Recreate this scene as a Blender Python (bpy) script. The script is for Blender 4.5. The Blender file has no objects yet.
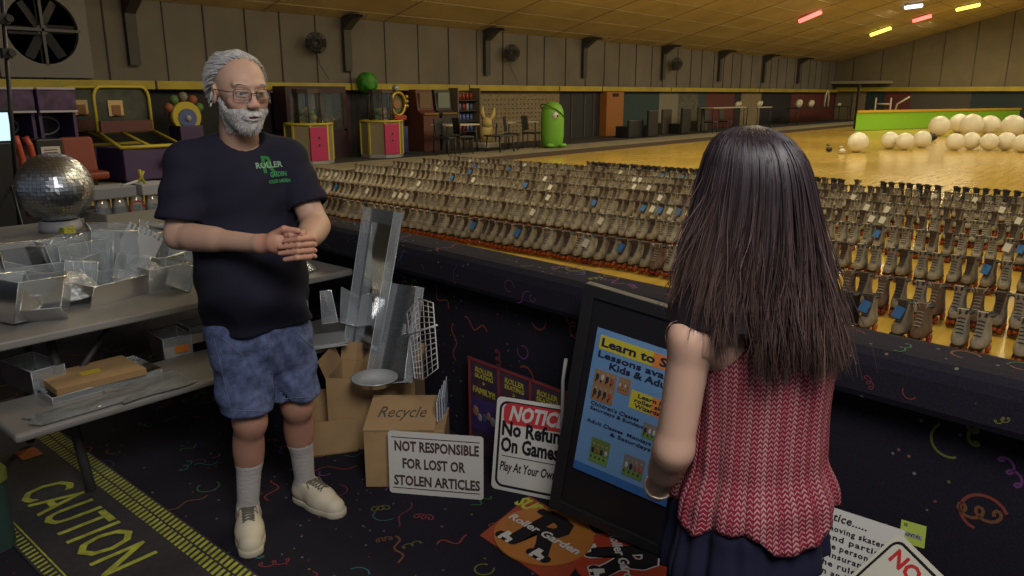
import bpy, math, random
import numpy as np
from mathutils import Vector, Matrix
from mathutils.bvhtree import BVHTree
random.seed(7); RNG=np.random.default_rng(7)
scn=bpy.context.scene; COL=scn.collection
# ------------------------------------------------------------------ survey frame (camera station)
FPX=760.0; EYE=1.65; PITCH=math.atan((288-94)/FPX); YAW=math.radians(40.6)
fw=np.array([math.cos(YAW),math.sin(YAW),0]); rt=np.array([math.sin(YAW),-math.cos(YAW),0]); UP=np.array([0,0,1.])
fd=fw*math.cos(PITCH)-UP*math.sin(PITCH); ud=fw*math.sin(PITCH)+UP*math.cos(PITCH); CAM=np.array([0,0,EYE])
def ray(x,y): return fd*FPX+rt*(x-512)+ud*(288-y)
def Pz(x,y,z=0.): r=ray(x,y); return CAM+r*((z-EYE)/r[2])
def PX(x,y,X): r=ray(x,y); return CAM+r*(X/r[0])
def PY(x,y,Y): r=ray(x,y); return CAM+r*(Y/r[1])
def PF(x,y,f): r=ray(x,y); return CAM+r*(f/(r@fw))
def nrm(v): v=np.asarray(v,float); return v/np.linalg.norm(v)
# ------------------------------------------------------------------ materials
MC={}
def mat(name,col,rough=.6,metal=0.,var=0.,scale=8.,bump=0.,bscale=60.,col2=None,emit=None,es=0.,coat=0.,alpha=None,vc=None,sheen=0.,sss=0.,spec=None,stretch=None):
    if name in MC: return MC[name]
    m=bpy.data.materials.new(name); m.use_nodes=True; nt=m.node_tree; N=nt.nodes; L=nt.links
    b=N['Principled BSDF']; c=(*col,1)
    b.inputs['Base Color'].default_value=c; b.inputs['Roughness'].default_value=rough; b.inputs['Metallic'].default_value=metal
    if coat: b.inputs['Coat Weight'].default_value=coat; b.inputs['Coat Roughness'].default_value=.12
    if sheen: b.inputs['Sheen Weight'].default_value=sheen
    if sss: b.inputs['Subsurface Weight'].default_value=sss; b.inputs['Subsurface Radius'].default_value=(.01,.004,.002); b.inputs['Subsurface Scale'].default_value=.6
    if spec is not None: b.inputs['Specular IOR Level'].default_value=spec
    if emit: b.inputs['Emission Color'].default_value=(*emit,1); b.inputs['Emission Strength'].default_value=es
    tc=N.new('ShaderNodeTexCoord'); src=tc.outputs['Object']
    if stretch:
        mp=N.new('ShaderNodeMapping'); mp.inputs['Scale'].default_value=stretch; L.new(src,mp.inputs['Vector']); src=mp.outputs['Vector']
    base=None
    if vc:
        at=N.new('ShaderNodeAttribute'); at.attribute_name=vc; base=at.outputs['Color']; L.new(base,b.inputs['Base Color'])
    if var or col2:
        n=N.new('ShaderNodeTexNoise'); n.inputs['Scale'].default_value=scale; n.inputs['Detail'].default_value=4; L.new(src,n.inputs['Vector'])
        r=N.new('ShaderNodeValToRGB'); r.color_ramp.elements[0].position=.35; r.color_ramp.elements[1].position=.65
        d=col2 if col2 else tuple(x*(1-var) for x in col); e=col if col2 else tuple(min(1,x*(1+var)) for x in col)
        r.color_ramp.elements[0].color=(*d,1); r.color_ramp.elements[1].color=(*e,1); L.new(n.outputs['Fac'],r.inputs['Fac'])
        if base is None: L.new(r.outputs['Color'],b.inputs['Base Color'])
        else:
            mx=N.new('ShaderNodeMix'); mx.data_type='RGBA'; mx.blend_type='MULTIPLY'; mx.inputs['Factor'].default_value=.5
            L.new(base,mx.inputs['A']); L.new(r.outputs['Color'],mx.inputs['B']); L.new(mx.outputs['Result'],b.inputs['Base Color'])
    if bump:
        n=N.new('ShaderNodeTexNoise'); n.inputs['Scale'].default_value=bscale; n.inputs['Detail'].default_value=3; L.new(src,n.inputs['Vector'])
        bm=N.new('ShaderNodeBump'); bm.inputs['Strength'].default_value=bump; bm.inputs['Distance'].default_value=.01
        L.new(n.outputs['Fac'],bm.inputs['Height']); L.new(bm.outputs['Normal'],b.inputs['Normal'])
    MC[name]=m; return m
def plastic_mat(name,tint=(.9,.95,1.),body=.16,gl=.12,rough=.08,crinkle=0.):
    if name in MC: return MC[name]
    m=bpy.data.materials.new(name); m.use_nodes=True; nt=m.node_tree; N=nt.nodes; L=nt.links; N.clear()
    o=N.new('ShaderNodeOutputMaterial'); t=N.new('ShaderNodeBsdfTransparent'); t.inputs['Color'].default_value=(.93,.95,.96,1)
    d=N.new('ShaderNodeBsdfDiffuse'); d.inputs['Color'].default_value=(*tint,1); g=N.new('ShaderNodeBsdfGlossy'); g.inputs['Roughness'].default_value=rough
    m1=N.new('ShaderNodeMixShader'); m1.inputs['Fac'].default_value=body; L.new(t.outputs[0],m1.inputs[1]); L.new(d.outputs[0],m1.inputs[2])
    fr=N.new('ShaderNodeFresnel'); fr.inputs['IOR'].default_value=1.45; ad=N.new('ShaderNodeMath'); ad.operation='ADD'; ad.inputs[1].default_value=gl; L.new(fr.outputs[0],ad.inputs[0])
    m2=N.new('ShaderNodeMixShader'); L.new(ad.outputs[0],m2.inputs['Fac']); L.new(m1.outputs[0],m2.inputs[1]); L.new(g.outputs[0],m2.inputs[2]); L.new(m2.outputs[0],o.inputs[0])
    if crinkle:
        tc=N.new('ShaderNodeTexCoord'); n=N.new('ShaderNodeTexNoise'); n.inputs['Scale'].default_value=18; n.inputs['Detail'].default_value=3; L.new(tc.outputs['Object'],n.inputs['Vector'])
        bm=N.new('ShaderNodeBump'); bm.inputs['Strength'].default_value=crinkle; bm.inputs['Distance'].default_value=.03; L.new(n.outputs['Fac'],bm.inputs['Height'])
        for q in (d,g): L.new(bm.outputs['Normal'],q.inputs['Normal'])
    MC[name]=m; return m
# ------------------------------------------------------------------ mesh builder
class MB:
    def __init__(s): s.v=[]; s.f=[]; s.m=[]; s.sm=[]
    def add(s,v,f,mi=0,smooth=False):
        k=len(s.v); s.v.extend([tuple(map(float,p)) for p in v]); s.f.extend([tuple(int(i)+k for i in q) for q in f]); s.m.extend([mi]*len(f)); s.sm.extend([smooth]*len(f)); return s
    def box(s,c,d,mi=0,R=None,taper=1.):
        x,y,z=[q/2 for q in d]; P=[(-x,-y,-z),(x,-y,-z),(x,y,-z),(-x,y,-z),(-x*taper,-y*taper,z),(x*taper,-y*taper,z),(x*taper,y*taper,z),(-x*taper,y*taper,z)]
        if R is not None: P=[tuple(R@np.array(p)) for p in P]
        return s.add([(p[0]+c[0],p[1]+c[1],p[2]+c[2]) for p in P],[(0,3,2,1),(4,5,6,7),(0,1,5,4),(1,2,6,5),(2,3,7,6),(3,0,4,7)],mi)
    def tube(s,path,r,n=8,mi=0,cap=True,smooth=True,flat=None):
        path=[np.array(p,float) for p in path]; rs=r if hasattr(r,'__len__') else [r]*len(path); V=[];Fc=[]; ref=None
        for i,p in enumerate(path):
            t=nrm(path[min(i+1,len(path)-1)]-path[max(i-1,0)])
            if ref is None: ref=np.array([0,0,1.]) if abs(t[2])<.9 else np.array([1.,0,0])
            a=nrm(np.cross(t,ref)); b=np.cross(a,t); ref=b
            for k in range(n):
                q=2*math.pi*k/n; w=1 if flat is None else flat
                V.append(p+rs[i]*(math.cos(q)*a+math.sin(q)*b*w))
        for i in range(len(path)-1):
            for k in range(n): j=(k+1)%n; Fc.append((i*n+k,i*n+j,(i+1)*n+j,(i+1)*n+k))
        s.add(V,Fc,mi,smooth)
        if cap:
            k0=len(s.v)-len(V); s.f.append(tuple(k0+i for i in range(n))[::-1]); s.f.append(tuple(k0+len(V)-n+i for i in range(n))); s.m+= [mi,mi]; s.sm+=[False,False]
        return s
    def cyl(s,a,b,r,n=16,mi=0,r2=None,smooth=True): return s.tube([a,b],[r,r if r2 is None else r2],n,mi,True,smooth)
    def lathe(s,c,prof,n=24,mi=0,smooth=True,axis=None):
        V=[];Fc=[]
        for r,z in prof:
            for k in range(n): q=2*math.pi*k/n; V.append(np.array([r*math.cos(q),r*math.sin(q),z]))
        if axis is not None: V=[axis@v for v in V]
        V=[v+np.array(c,float) for v in V]
        for i in range(len(prof)-1):
            for k in range(n): j=(k+1)%n; Fc.append((i*n+k,i*n+j,(i+1)*n+j,(i+1)*n+k))
        return s.add(V,Fc,mi,smooth)
    def ball(s,c,r,n=20,mi=0,sc=(1,1,1),R=None):
        V=[];Fc=[]; m=n//2
        for i in range(m+1):
            t=math.pi*i/m
            for k in range(n):
                q=2*math.pi*k/n; v=np.array([r*sc[0]*math.sin(t)*math.cos(q),r*sc[1]*math.sin(t)*math.sin(q),r*sc[2]*math.cos(t)])
                if R is not None: v=R@v
                V.append(v+np.array(c,float))
        for i in range(m):
            for k in range(n): j=(k+1)%n; Fc.append((i*n+k,(i+1)*n+k,(i+1)*n+j,i*n+j))
        return s.add(V,Fc,mi,True)
    def prism(s,poly,z0,z1,mi=0,mi_side=None):      # poly in xy, counter-clockwise
        n=len(poly); V=[(x,y,z0) for x,y in poly]+[(x,y,z1) for x,y in poly]
        s.add(V,[tuple(range(n))[::-1],tuple(range(n,2*n))],mi); k=len(s.v)-2*n
        for i in range(n): j=(i+1)%n; s.f.append((k+i,k+j,k+n+j,k+n+i)); s.m.append(mi if mi_side is None else mi_side); s.sm.append(False)
        return s
    def quad(s,a,b,c,d,mi=0): return s.add([a,b,c,d],[(0,1,2,3)],mi)
    def xf(s,M):
        A=np.array(M)[:3,:3]; t=np.array(M)[:3,3]; s.v=[tuple(A@np.array(p)+t) for p in s.v]; return s
    def build(s,name,mats,parent=None,bevel=0,loc=None):
        me=bpy.data.meshes.new(name); me.from_pydata(s.v,[],s.f)
        for m in (mats if isinstance(mats,(list,tuple)) else [mats]): me.materials.append(m)
        if s.f:
            me.polygons.foreach_set('material_index',s.m); me.polygons.foreach_set('use_smooth',s.sm)
        me.update(); o=bpy.data.objects.new(name,me); COL.objects.link(o)
        if parent is not None: o.parent=parent
        if loc is not None: o.location=loc
        if bevel:
            b=o.modifiers.new('bevel','BEVEL'); b.width=bevel; b.segments=2; b.limit_method='ANGLE'
        return o
def tag(o,label=None,cat=None,group=None,kind=None):
    if label: o['label']=label
    if cat: o['category']=cat
    if group: o['group']=group
    if kind: o['kind']=kind
    return o
def thing(name,label,cat,loc=(0,0,0),rz=0,group=None,mtx=None):
    o=bpy.data.objects.new(name,None); COL.objects.link(o); o.empty_display_size=.05
    if mtx is not None: o.matrix_world=Matrix(mtx)
    else: o.location=tuple(loc); o.rotation_euler=(0,0,rz)
    return tag(o,label,cat,group)
def frame(o,ex,ey):    # matrix with x=ex, y=ey, z = ex x ey
    ex=nrm(ex); ez=nrm(np.cross(ex,ey)); ey=np.cross(ez,ex); M=np.eye(4); M[:3,0]=ex; M[:3,1]=ey; M[:3,2]=ez; M[:3,3]=o; return M
def rz(a): c,s=math.cos(a),math.sin(a); return np.array([[c,-s,0],[s,c,0],[0,0,1.]])
def rx(a): c,s=math.cos(a),math.sin(a); return np.array([[1,0,0],[0,c,-s],[0,s,c.real]])
def ry(a): c,s=math.cos(a),math.sin(a); return np.array([[c,0,s],[0,1,0],[-s,0,c]])
def struct(o): o['kind']='structure'; return o
# ------------------------------------------------------------------ lettering
def text_geo(s,size=1.,bold=0.,shear=0.,align='CENTER',spacing=1.,line=1.,ext=.0006,res=2):
    c=bpy.data.curves.new('t','FONT'); c.body=s; c.size=size; c.offset=bold*size; c.shear=shear; c.align_x=align; c.align_y='CENTER'
    c.space_character=spacing; c.space_line=line; c.extrude=ext; c.resolution_u=res; c.fill_mode='BOTH'
    o=bpy.data.objects.new('t',c); COL.objects.link(o); dg=bpy.context.evaluated_depsgraph_get(); dg.update()
    me=bpy.data.meshes.new_from_object(o.evaluated_get(dg)); v=[tuple(p.co) for p in me.vertices]; f=[tuple(p.vertices) for p in me.polygons]
    bpy.data.objects.remove(o); bpy.data.meshes.remove(me); bpy.data.curves.remove(c); return v,f
def text(mb,s,x,y,size,mi=0,z=.001,w=None,rot=0.,**k):
    v,f=text_geo(s,size,**k)
    if not v: return mb
    a=np.array(v)
    if w: 
        ww=a[:,0].max()-a[:,0].min(); a[:,0]*=w/ww
    cr,sr=math.cos(rot),math.sin(rot); b=a.copy(); b[:,0]=a[:,0]*cr-a[:,1]*sr+x; b[:,1]=a[:,0]*sr+a[:,1]*cr+y; b[:,2]+=z
    return mb.add(b,f,mi)
def rrect(w,h,r,n=5,cx=0,cy=0):
    P=[]
    for (sx,sy,a0) in ((1,-1,-90),(1,1,0),(-1,1,90),(-1,-1,180)):
        for k in range(n+1):
            a=math.radians(a0+90*k/n); P.append((cx+sx*(w/2-r)+r*math.cos(a),cy+sy*(h/2-r)+r*math.sin(a)))
    return P
def ring(mb,outer,inner,z0,z1,mi=0):
    n=len(outer); V=[(x,y,z) for z in (z0,z1) for P in (outer,inner) for x,y in P]; Fc=[]
    for i in range(n):
        j=(i+1)%n; Fc+=[(2*n+i,2*n+j,3*n+j,3*n+i),(i,j,2*n+j,2*n+i),(n+j,n+i,3*n+i,3*n+j)]
    return mb.add(V,Fc,mi)
# ------------------------------------------------------------------ signed-distance modelling
def rc(p,a,b,ra,rb):
    a=np.asarray(a,np.float32); b=np.asarray(b,np.float32); ba=b-a; q=p-a; t=np.clip(q@ba/(ba@ba+1e-12),0,1)
    return np.linalg.norm(q-t[...,None]*ba,axis=-1)-(ra+(rb-ra)*t)
def el(p,c,r,R=None):
    q=p-np.asarray(c,np.float32)
    if R is not None: q=q@np.asarray(R,np.float32)
    r=np.asarray(r,np.float32); k0=np.linalg.norm(q/r,axis=-1); k1=np.linalg.norm(q/(r*r),axis=-1)+1e-9
    return k0*(k0-1)/k1
def ecap(p,a,b,ra,rb,R,sq):     # capsule whose section is squashed by sq along the frame's y
    S=np.diag([1,1/sq,1]); T=np.asarray(R)@S; T=T.astype(np.float32)
    return rc(p@T,np.asarray(a)@T,np.asarray(b)@T,ra,rb)*min(1,sq)
def sm(a,b,k): h=np.clip(.5+.5*(b-a)/k,0,1); return b+(a-b)*h-k*h*(1-h)
def ssub(a,b,k): return -sm(-a,b,k)
def nets(fn,lo,hi,h):
    lo=np.asarray(lo,float); hi=np.asarray(hi,float); n=np.ceil((hi-lo)/h).astype(int)+1
    ax=[(lo[i]+h*np.arange(n[i])).astype(np.float32) for i in range(3)]
    G=np.empty(tuple(n),np.float32); st=max(1,int(400000//(n[1]*n[2])))
    for i in range(0,n[0],st):
        X,Y,Z=np.meshgrid(ax[0][i:i+st],ax[1],ax[2],indexing='ij'); G[i:i+st]=fn(np.stack([X,Y,Z],-1))
    ins=G<0; c=np.zeros(tuple(n-1),np.int32)
    offs=[(a,b,d) for a in (0,1) for b in (0,1) for d in (0,1)]
    sl=lambda o:tuple(slice(o[i],n[i]-1+o[i]) for i in range(3))
    for o in offs: c+=ins[sl(o)]
    act=(c>0)&(c<8); idx=-np.ones(c.shape,np.int64); ci=np.argwhere(act); idx[act]=np.arange(len(ci))
    acc=np.zeros((len(ci),3)); cnt=np.zeros(len(ci))
    for o in offs:
        for d in range(3):
            if o[d]: continue
            o2=list(o); o2[d]=1; ga=G[tuple((ci+o).T)]; gb=G[tuple((ci+o2).T)]; m=(ga<0)!=(gb<0); t=np.where(m,ga/np.where(m,ga-gb,1),0)
            pt=np.array(o,float)[None]+t[:,None]*(np.array(o2)-np.array(o))[None]; acc[m]+=pt[m]; cnt[m]+=1
    V=lo+h*(ci+acc/cnt[:,None]); Fs=[]
    for d in range(3):
        a,b=[(1,2),(2,0),(0,1)][d]; s0=[slice(None)]*3; s1=[slice(None)]*3; s0[d]=slice(0,-1); s1[d]=slice(1,None)
        g0=ins[tuple(s0)]; g1=ins[tuple(s1)]; e=np.argwhere(g0!=g1); e=e[(e[:,a]>0)&(e[:,b]>0)&(e[:,a]<n[a]-1)&(e[:,b]<n[b]-1)]
        w=g0[tuple(e.T)]; ua=np.zeros(3,int); ua[a]=1; ub=np.zeros(3,int); ub[b]=1
        q=np.stack([idx[tuple((e-ua-ub).T)],idx[tuple((e-ub).T)],idx[tuple(e.T)],idx[tuple((e-ua).T)]],1)
        q[~w]=q[~w][:,::-1]; Fs.append(q)
    return V,np.concatenate(Fs)
def sdf_obj(name,parts,mats,parent=None,colfn=None,relax=1):
    vs=[];fs=[];k=0
    for V,Fc in parts: vs.append(V); fs.append(Fc+k); k+=len(V)
    V=np.concatenate(vs); Fc=np.concatenate(fs)
    me=bpy.data.meshes.new(name); me.from_pydata(V.tolist(),[],Fc.tolist())
    for m in (mats if isinstance(mats,(list,tuple)) else [mats]): me.materials.append(m)
    me.polygons.foreach_set('use_smooth',[True]*len(Fc))
    if colfn is not None:
        a=me.color_attributes.new('Col','FLOAT_COLOR','POINT'); c=colfn(V); a.data.foreach_set('color',np.concatenate([c,np.ones((len(c),1))],1).astype(np.float32).ravel())
    me.update(); o=bpy.data.objects.new(name,me); COL.objects.link(o)
    if parent is not None:
        o.parent=parent
    if relax: s=o.modifiers.new('s','SMOOTH'); s.factor=.5; s.iterations=relax*2
    return o
def rx(a): c,s=math.cos(a),math.sin(a); return np.array([[1,0,0],[0,c,-s],[0,s,c]])
# ================================================================== SETTING
YW=16.5; XE=50.0
SQC=[(.15,.02,.035),(.13,.05,.015),(.02,.10,.035),(.03,.04,.14),(.11,.11,.02),(.10,.025,.12),(.02,.085,.10),(.17,.03,.02)]
SQM=[mat('confetti_%d'%i,c,.9) for i,c in enumerate(SQC)]
def carpet_mat():
    m=mat('carpet',(.012,.011,.017),.95); nt=m.node_tree; N=nt.nodes; L=nt.links; b=N['Principled BSDF']; b.inputs['Specular IOR Level'].default_value=.15
    tc=N.new('ShaderNodeTexCoord'); v=N.new('ShaderNodeTexVoronoi'); v.inputs['Scale'].default_value=26; L.new(tc.outputs['Object'],v.inputs['Vector'])
    lt=N.new('ShaderNodeMath'); lt.operation='LESS_THAN'; lt.inputs[1].default_value=.13; L.new(v.outputs['Distance'],lt.inputs[0])
    sp=N.new('ShaderNodeSeparateColor'); L.new(v.outputs['Color'],sp.inputs[0]); gt=N.new('ShaderNodeMath'); gt.operation='GREATER_THAN'; gt.inputs[1].default_value=.55; L.new(sp.outputs[0],gt.inputs[0])
    mu=N.new('ShaderNodeMath'); mu.operation='MULTIPLY'; L.new(lt.outputs[0],mu.inputs[0]); L.new(gt.outputs[0],mu.inputs[1])
    hs=N.new('ShaderNodeHueSaturation'); hs.inputs['Value'].default_value=.16; hs.inputs['Saturation'].default_value=.9; L.new(v.outputs['Color'],hs.inputs['Color'])
    n=N.new('ShaderNodeTexNoise'); n.inputs['Scale'].default_value=160; L.new(tc.outputs['Object'],n.inputs['Vector'])
    r=N.new('ShaderNodeValToRGB'); r.color_ramp.elements[0].color=(.007,.006,.010,1); r.color_ramp.elements[1].color=(.020,.018,.028,1); L.new(n.outputs['Fac'],r.inputs['Fac'])
    mx=N.new('ShaderNodeMix'); mx.data_type='RGBA'; L.new(mu.outputs[0],mx.inputs['Factor']); L.new(r.outputs['Color'],mx.inputs['A']); L.new(hs.outputs['Color'],mx.inputs['B']); L.new(mx.outputs['Result'],b.inputs['Base Color'])
    bm=N.new('ShaderNodeBump'); bm.inputs['Strength'].default_value=.4; bm.inputs['Distance'].default_value=.004; L.new(n.outputs['Fac'],bm.inputs['Height']); L.new(bm.outputs['Normal'],b.inputs['Normal'])
    return m
CARPET=carpet_mat()
def squiggle(mb,mp,u,v,rnd,s=1.):
    k=rnd.random(); n=14; a0=rnd.uniform(0,6.28); P=[]
    if k<.35:      # open curl
        r=rnd.uniform(.02,.045)*s; sw=rnd.uniform(2,5.5)
        for i in range(n): t=i/(n-1); a=a0+sw*t; q=r*(1+.35*t); P.append((u+q*math.cos(a),v+q*math.sin(a)))
    elif k<.75:    # wave streamer
        L=rnd.uniform(.08,.2)*s; am=rnd.uniform(.010,.024)*s; w=rnd.uniform(5,12)
        for i in range(n+8): t=i/(n+7); x=L*(t-.5); y=am*math.sin(w*t); P.append((u+x*math.cos(a0)-y*math.sin(a0),v+x*math.sin(a0)+y*math.cos(a0)))
    else:          # coil
        L=rnd.uniform(.06,.13)*s; r=rnd.uniform(.010,.018)*s
        for i in range(26): t=i/25; a=t*16; x=L*(t-.5)+r*math.cos(a); y=r*math.sin(a); P.append((u+x*math.cos(a0)-y*math.sin(a0),v+x*math.sin(a0)+y*math.cos(a0)))
    w=rnd.uniform(.0022,.0042)*s; V=[];Fc=[]
    for i,(x,y) in enumerate(P):
        x0,y0=P[max(i-1,0)]; x1,y1=P[min(i+1,len(P)-1)]; dx,dy=x1-x0,y1-y0; l=math.hypot(dx,dy)+1e-9
        V+= [mp(x-dy/l*w,y+dx/l*w),mp(x+dy/l*w,y-dx/l*w)]
    for i in range(len(P)-1): Fc.append((2*i,2*i+1,2*i+3,2*i+2))
    mb.add(V,Fc,1+rnd.randrange(len(SQC)))
# carpeted floor
rnd=random.Random(3); mb=MB()
mb.add([(-6,-5,0),(1.87,-5,0),(2.80,5.3,0),(4.6,5.3,0),(4.6,12.95,0),(-6,12.95,0)],[(0,1,2,3,4,5)])
for i in range(300): squiggle(mb,lambda x,y:(x,y,.0016),rnd.uniform(-.3,2.25),rnd.uniform(.6,5.2),rnd)
struct(mb.build('floor',[CARPET]+SQM))
mb=MB(); mb.add([(-6,14.4,.12),(XE,14.4,.12),(XE,YW,.12),(-6,YW,.12)],[(0,1,2,3)])
struct(mb.build('floor_arcade',[mat('arcade_carpet',(.018,.014,.016),.95,var=.3,scale=3)]))
mb=MB(); mb.box((22,13.7,.06),(56,1.4,.12)); mb.box((22,12.98,.055),(56,.05,.125),1)
struct(mb.build('floor_walkway',[mat('walkway',(.22,.19,.13),.7,var=.15,scale=3),mat('curb_board',(.045,.03,.022),.6)]))
# rink floor : yellow maple boards, lacquered
def rink_mat():
    m=mat('rink_wood',(.55,.36,.05),.16); nt=m.node_tree; N=nt.nodes; L=nt.links; b=N['Principled BSDF']
    tc=N.new('ShaderNodeTexCoord'); mp=N.new('ShaderNodeMapping'); mp.inputs['Scale'].default_value=(.35,7,1); L.new(tc.outputs['Object'],mp.inputs['Vector'])
    n=N.new('ShaderNodeTexNoise'); n.inputs['Scale'].default_value=1.6; n.inputs['Detail'].default_value=5; L.new(mp.outputs[0],n.inputs['Vector'])
    r=N.new('ShaderNodeValToRGB'); r.color_ramp.elements[0].position=.3; r.color_ramp.elements[1].position=.7; r.color_ramp.elements[0].color=(.46,.30,.05,1); r.color_ramp.elements[1].color=(.60,.41,.08,1)
    L.new(n.outputs['Fac'],r.inputs['Fac']); L.new(r.outputs['Color'],b.inputs['Base Color'])
    n2=N.new('ShaderNodeTexNoise'); n2.inputs['Scale'].default_value=.5; L.new(tc.outputs['Object'],n2.inputs['Vector'])
    r2=N.new('ShaderNodeMapRange'); r2.inputs['To Min'].default_value=.10; r2.inputs['To Max'].default_value=.26; L.new(n2.outputs['Fac'],r2.inputs['Value']); L.new(r2.outputs['Result'],b.inputs['Roughness'])
    return m
mb=MB(); mb.add([(1.87,-16,0),(XE,-16,0),(XE,12.98,0),(4.6,12.98,0),(4.6,5.3,0),(2.80,5.3,0),(1.87,-5,0)],[(0,1,2,3,4,5,6)]); struct(mb.build('floor_rink',[rink_mat()]))
# low carpeted divider wall
mb=MB(); y0,y1=-2.5,5.2; prof=[(2.30,0),(2.30,.80),(2.205,.80),(2.195,.82),(2.195,.90),(2.205,.93),(2.23,.947),(2.27,.95),(2.37,.95),(2.405,.944),(2.42,.92),(2.42,0)]
V=[];Fc=[]; ys=[y0,y1]
for y in ys: V+=[(x,y,z) for x,z in prof]
n=len(prof)
for i in range(n-1): Fc.append((i,i+1,n+i+1,n+i))
Fc+= [tuple(range(n))[::-1],tuple(range(n,2*n))]; mb.add(V,Fc)
for i in range(62): squiggle(mb,lambda a,b:(2.2985,a,b),rnd.uniform(-.6,4.6),rnd.uniform(.05,.78),rnd,1.15)
for i in range(48): squiggle(mb,lambda a,b:(b,a,.9512),rnd.uniform(-.6,4.6),rnd.uniform(2.24,2.38),rnd,1.0)
for i in range(20): squiggle(mb,lambda a,b:(2.1935,a,b),rnd.uniform(-.6,4.6),rnd.uniform(.835,.885),rnd,.5)
mb.v=[(v[0]+.09*(v[1]-.3)-.01,v[1],v[2]) for v in mb.v]
struct(mb.build('wall_divider',[CARPET]+SQM))
# left wall
WM=[mat('wall_upper',(.135,.12,.10),.85,var=.12,scale=.8,bump=.1,bscale=5),mat('seam',(.05,.045,.038),.9),
    mat('wl_black',(.012,.011,.014),.8),mat('wl_purple',(.05,.018,.03),.8),mat('wl_grey',(.06,.055,.05),.8),mat('wl_tan',(.20,.155,.09),.85,var=.25,scale=14),
    mat('wl_navy',(.018,.018,.022),.7),mat('wl_teal',(.025,.05,.05),.8),mat('wl_beige',(.20,.18,.14),.8),mat('wl_tile',(.09,.085,.06),.7,var=.4,scale=10),
    mat('wl_maroon',(.10,.022,.018),.8),mat('wl_blue',(.11,.125,.15),.8),mat('wl_dkteal',(.016,.03,.035),.8)]
mb=MB(); mb.box((22,YW+.15,1.9),(57,.3,5.0),0)
xx=-2.0; r2=random.Random(5)
while xx<XE:
    mb.box((xx,YW-.012,2.75),(.026 if r2.random()<.5 else .014,.03,1.75),1); xx+=r2.choice([1.0,1.2,1.2,.9])
secs=[(-80,275,2),(275,348,3),(348,402,2),(402,464,4),(464,558,5),(558,603,6),(620,658,7),(658,677,8),(677,697,9),(697,705,7),(705,733,10),(733,740,2),(740,760,5),(760,790,2),(790,836,10)]
for a,b,mi in secs:
    xa=PY(a,100,YW)[0]; xb=PY(b,100,YW)[0]; mb.box(((xa+xb)/2,YW-.03,.86),(xb-xa,.06,1.72),mi)
xa=PY(836,100,YW-.1)[0]; mb.box(((xa+XE)/2,YW-.05,.86),(XE-xa,.1,1.72),11)
for a in (570,583,592): x=PY(a,100,YW)[0]; mb.box((x,YW-.07,.85),(.06,.04,1.7),4)
# peg pattern of the tan board
xa=PY(470,100,YW)[0]; xb=PY(552,100,YW)[0]
for i in range(22):
    for j in range(9): mb.box((xa+(xb-xa)*i/21,YW-.065,.35+.14*j),(.05,.02,.035),4)
struct(mb.build('wall_left',WM))
a=PY(603,100,16.3)[0]; b=PY(620,100,16.3)[0]
mb=MB(); mb.box(((a+b)/2,16.28,.87),(b-a,.3,1.7)); mb.box(((a+b)/2,16.12,1.62),(.35,.04,.12),1); struct(mb.build('trim_3',[mat('orange_paint',(.30,.11,.02),.6),WM[2]]))
YEL=mat('beam_yellow',(.36,.28,.02),.5,var=.12,scale=2)
mb=MB(); mb.box((22,YW-.14,1.83),(56,.28,.17)); 
for px in (157,352,470,560,603,672,760): x=PY(px,87,YW-.3)[0]; mb.box((x,YW-.285,1.83),(.05,.012,.17),1)
struct(mb.build('trim_1',[YEL,WM[1]],bevel=.01))
# end wall with sloping roof line
c1=PX(835,58,XE); c2=PX(1024,2,XE); SL=(c2[2]-c1[2])/(c1[1]-c2[1]); ZC=3.52
def zceil(y): return ZC+max(0,SL)*(YW-y) if y>-9 else ZC+SL*(YW+9)-SL*(-9-y)
mb=MB(); mb.prism([(16.8,0),(16.8,zceil(16.8)),(-9,zceil(-9)),(-16,zceil(-16)),(-16,0)][::-1],0,.3,0)
mb.v=[(XE+p[2],p[0],p[1]) for p in mb.v]
for a,b,mi in [(853,866,5),(866,885,12),(885,911,10),(911,971,4),(971,1400,12)]:
    ya=PX(a,100,XE)[1]; yb=PX(b,100,XE)[1] if b<1300 else -15.9; mb.box((XE-.04,(ya+yb)/2,.9),(.08,ya-yb,1.8),mi)
for i in range(18): mb.box((XE-.01,15.5-i*1.6,zceil(15.5-i*1.6)/2+1.0),(.03,.03,zceil(15.5-i*1.6)-2.0),1)
WM2=list(WM); WM2[0]=mat('wall_end',(.15,.125,.075),.85,var=.12,scale=.6); struct(mb.build('wall_end',WM2))
mb=MB(); mb.box((XE-.16,.3,1.92),(.3,32,.24)); struct(mb.build('trim_2',[YEL],bevel=.01))
# ceiling
mb=MB(); 
for ya,yb in ((16.8,-9),(-9,-16)): mb.quad((-6,ya,zceil(ya)),(-6,yb,zceil(yb)),(XE+.3,yb,zceil(yb)),(XE+.3,ya,zceil(ya)),0)
y=16.0
for i in range(24):
    y=16-i*1.02; z=zceil(y); mb.box((22,y,z-.008),(57,.025,.02),1)
for i in range(15): 
    x=-4+i*3.6; s=math.atan(SL); L=25/math.cos(s); mb.box((x,4.0,zceil(4.0)-.01),(.03,L,.02),1,R=rx(-s))
struct(mb.build('ceiling',[mat('ceiling_panel',(.40,.33,.20),.85,var=.12,scale=.7),mat('ceiling_seam',(.27,.215,.13),.85)]))
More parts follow.
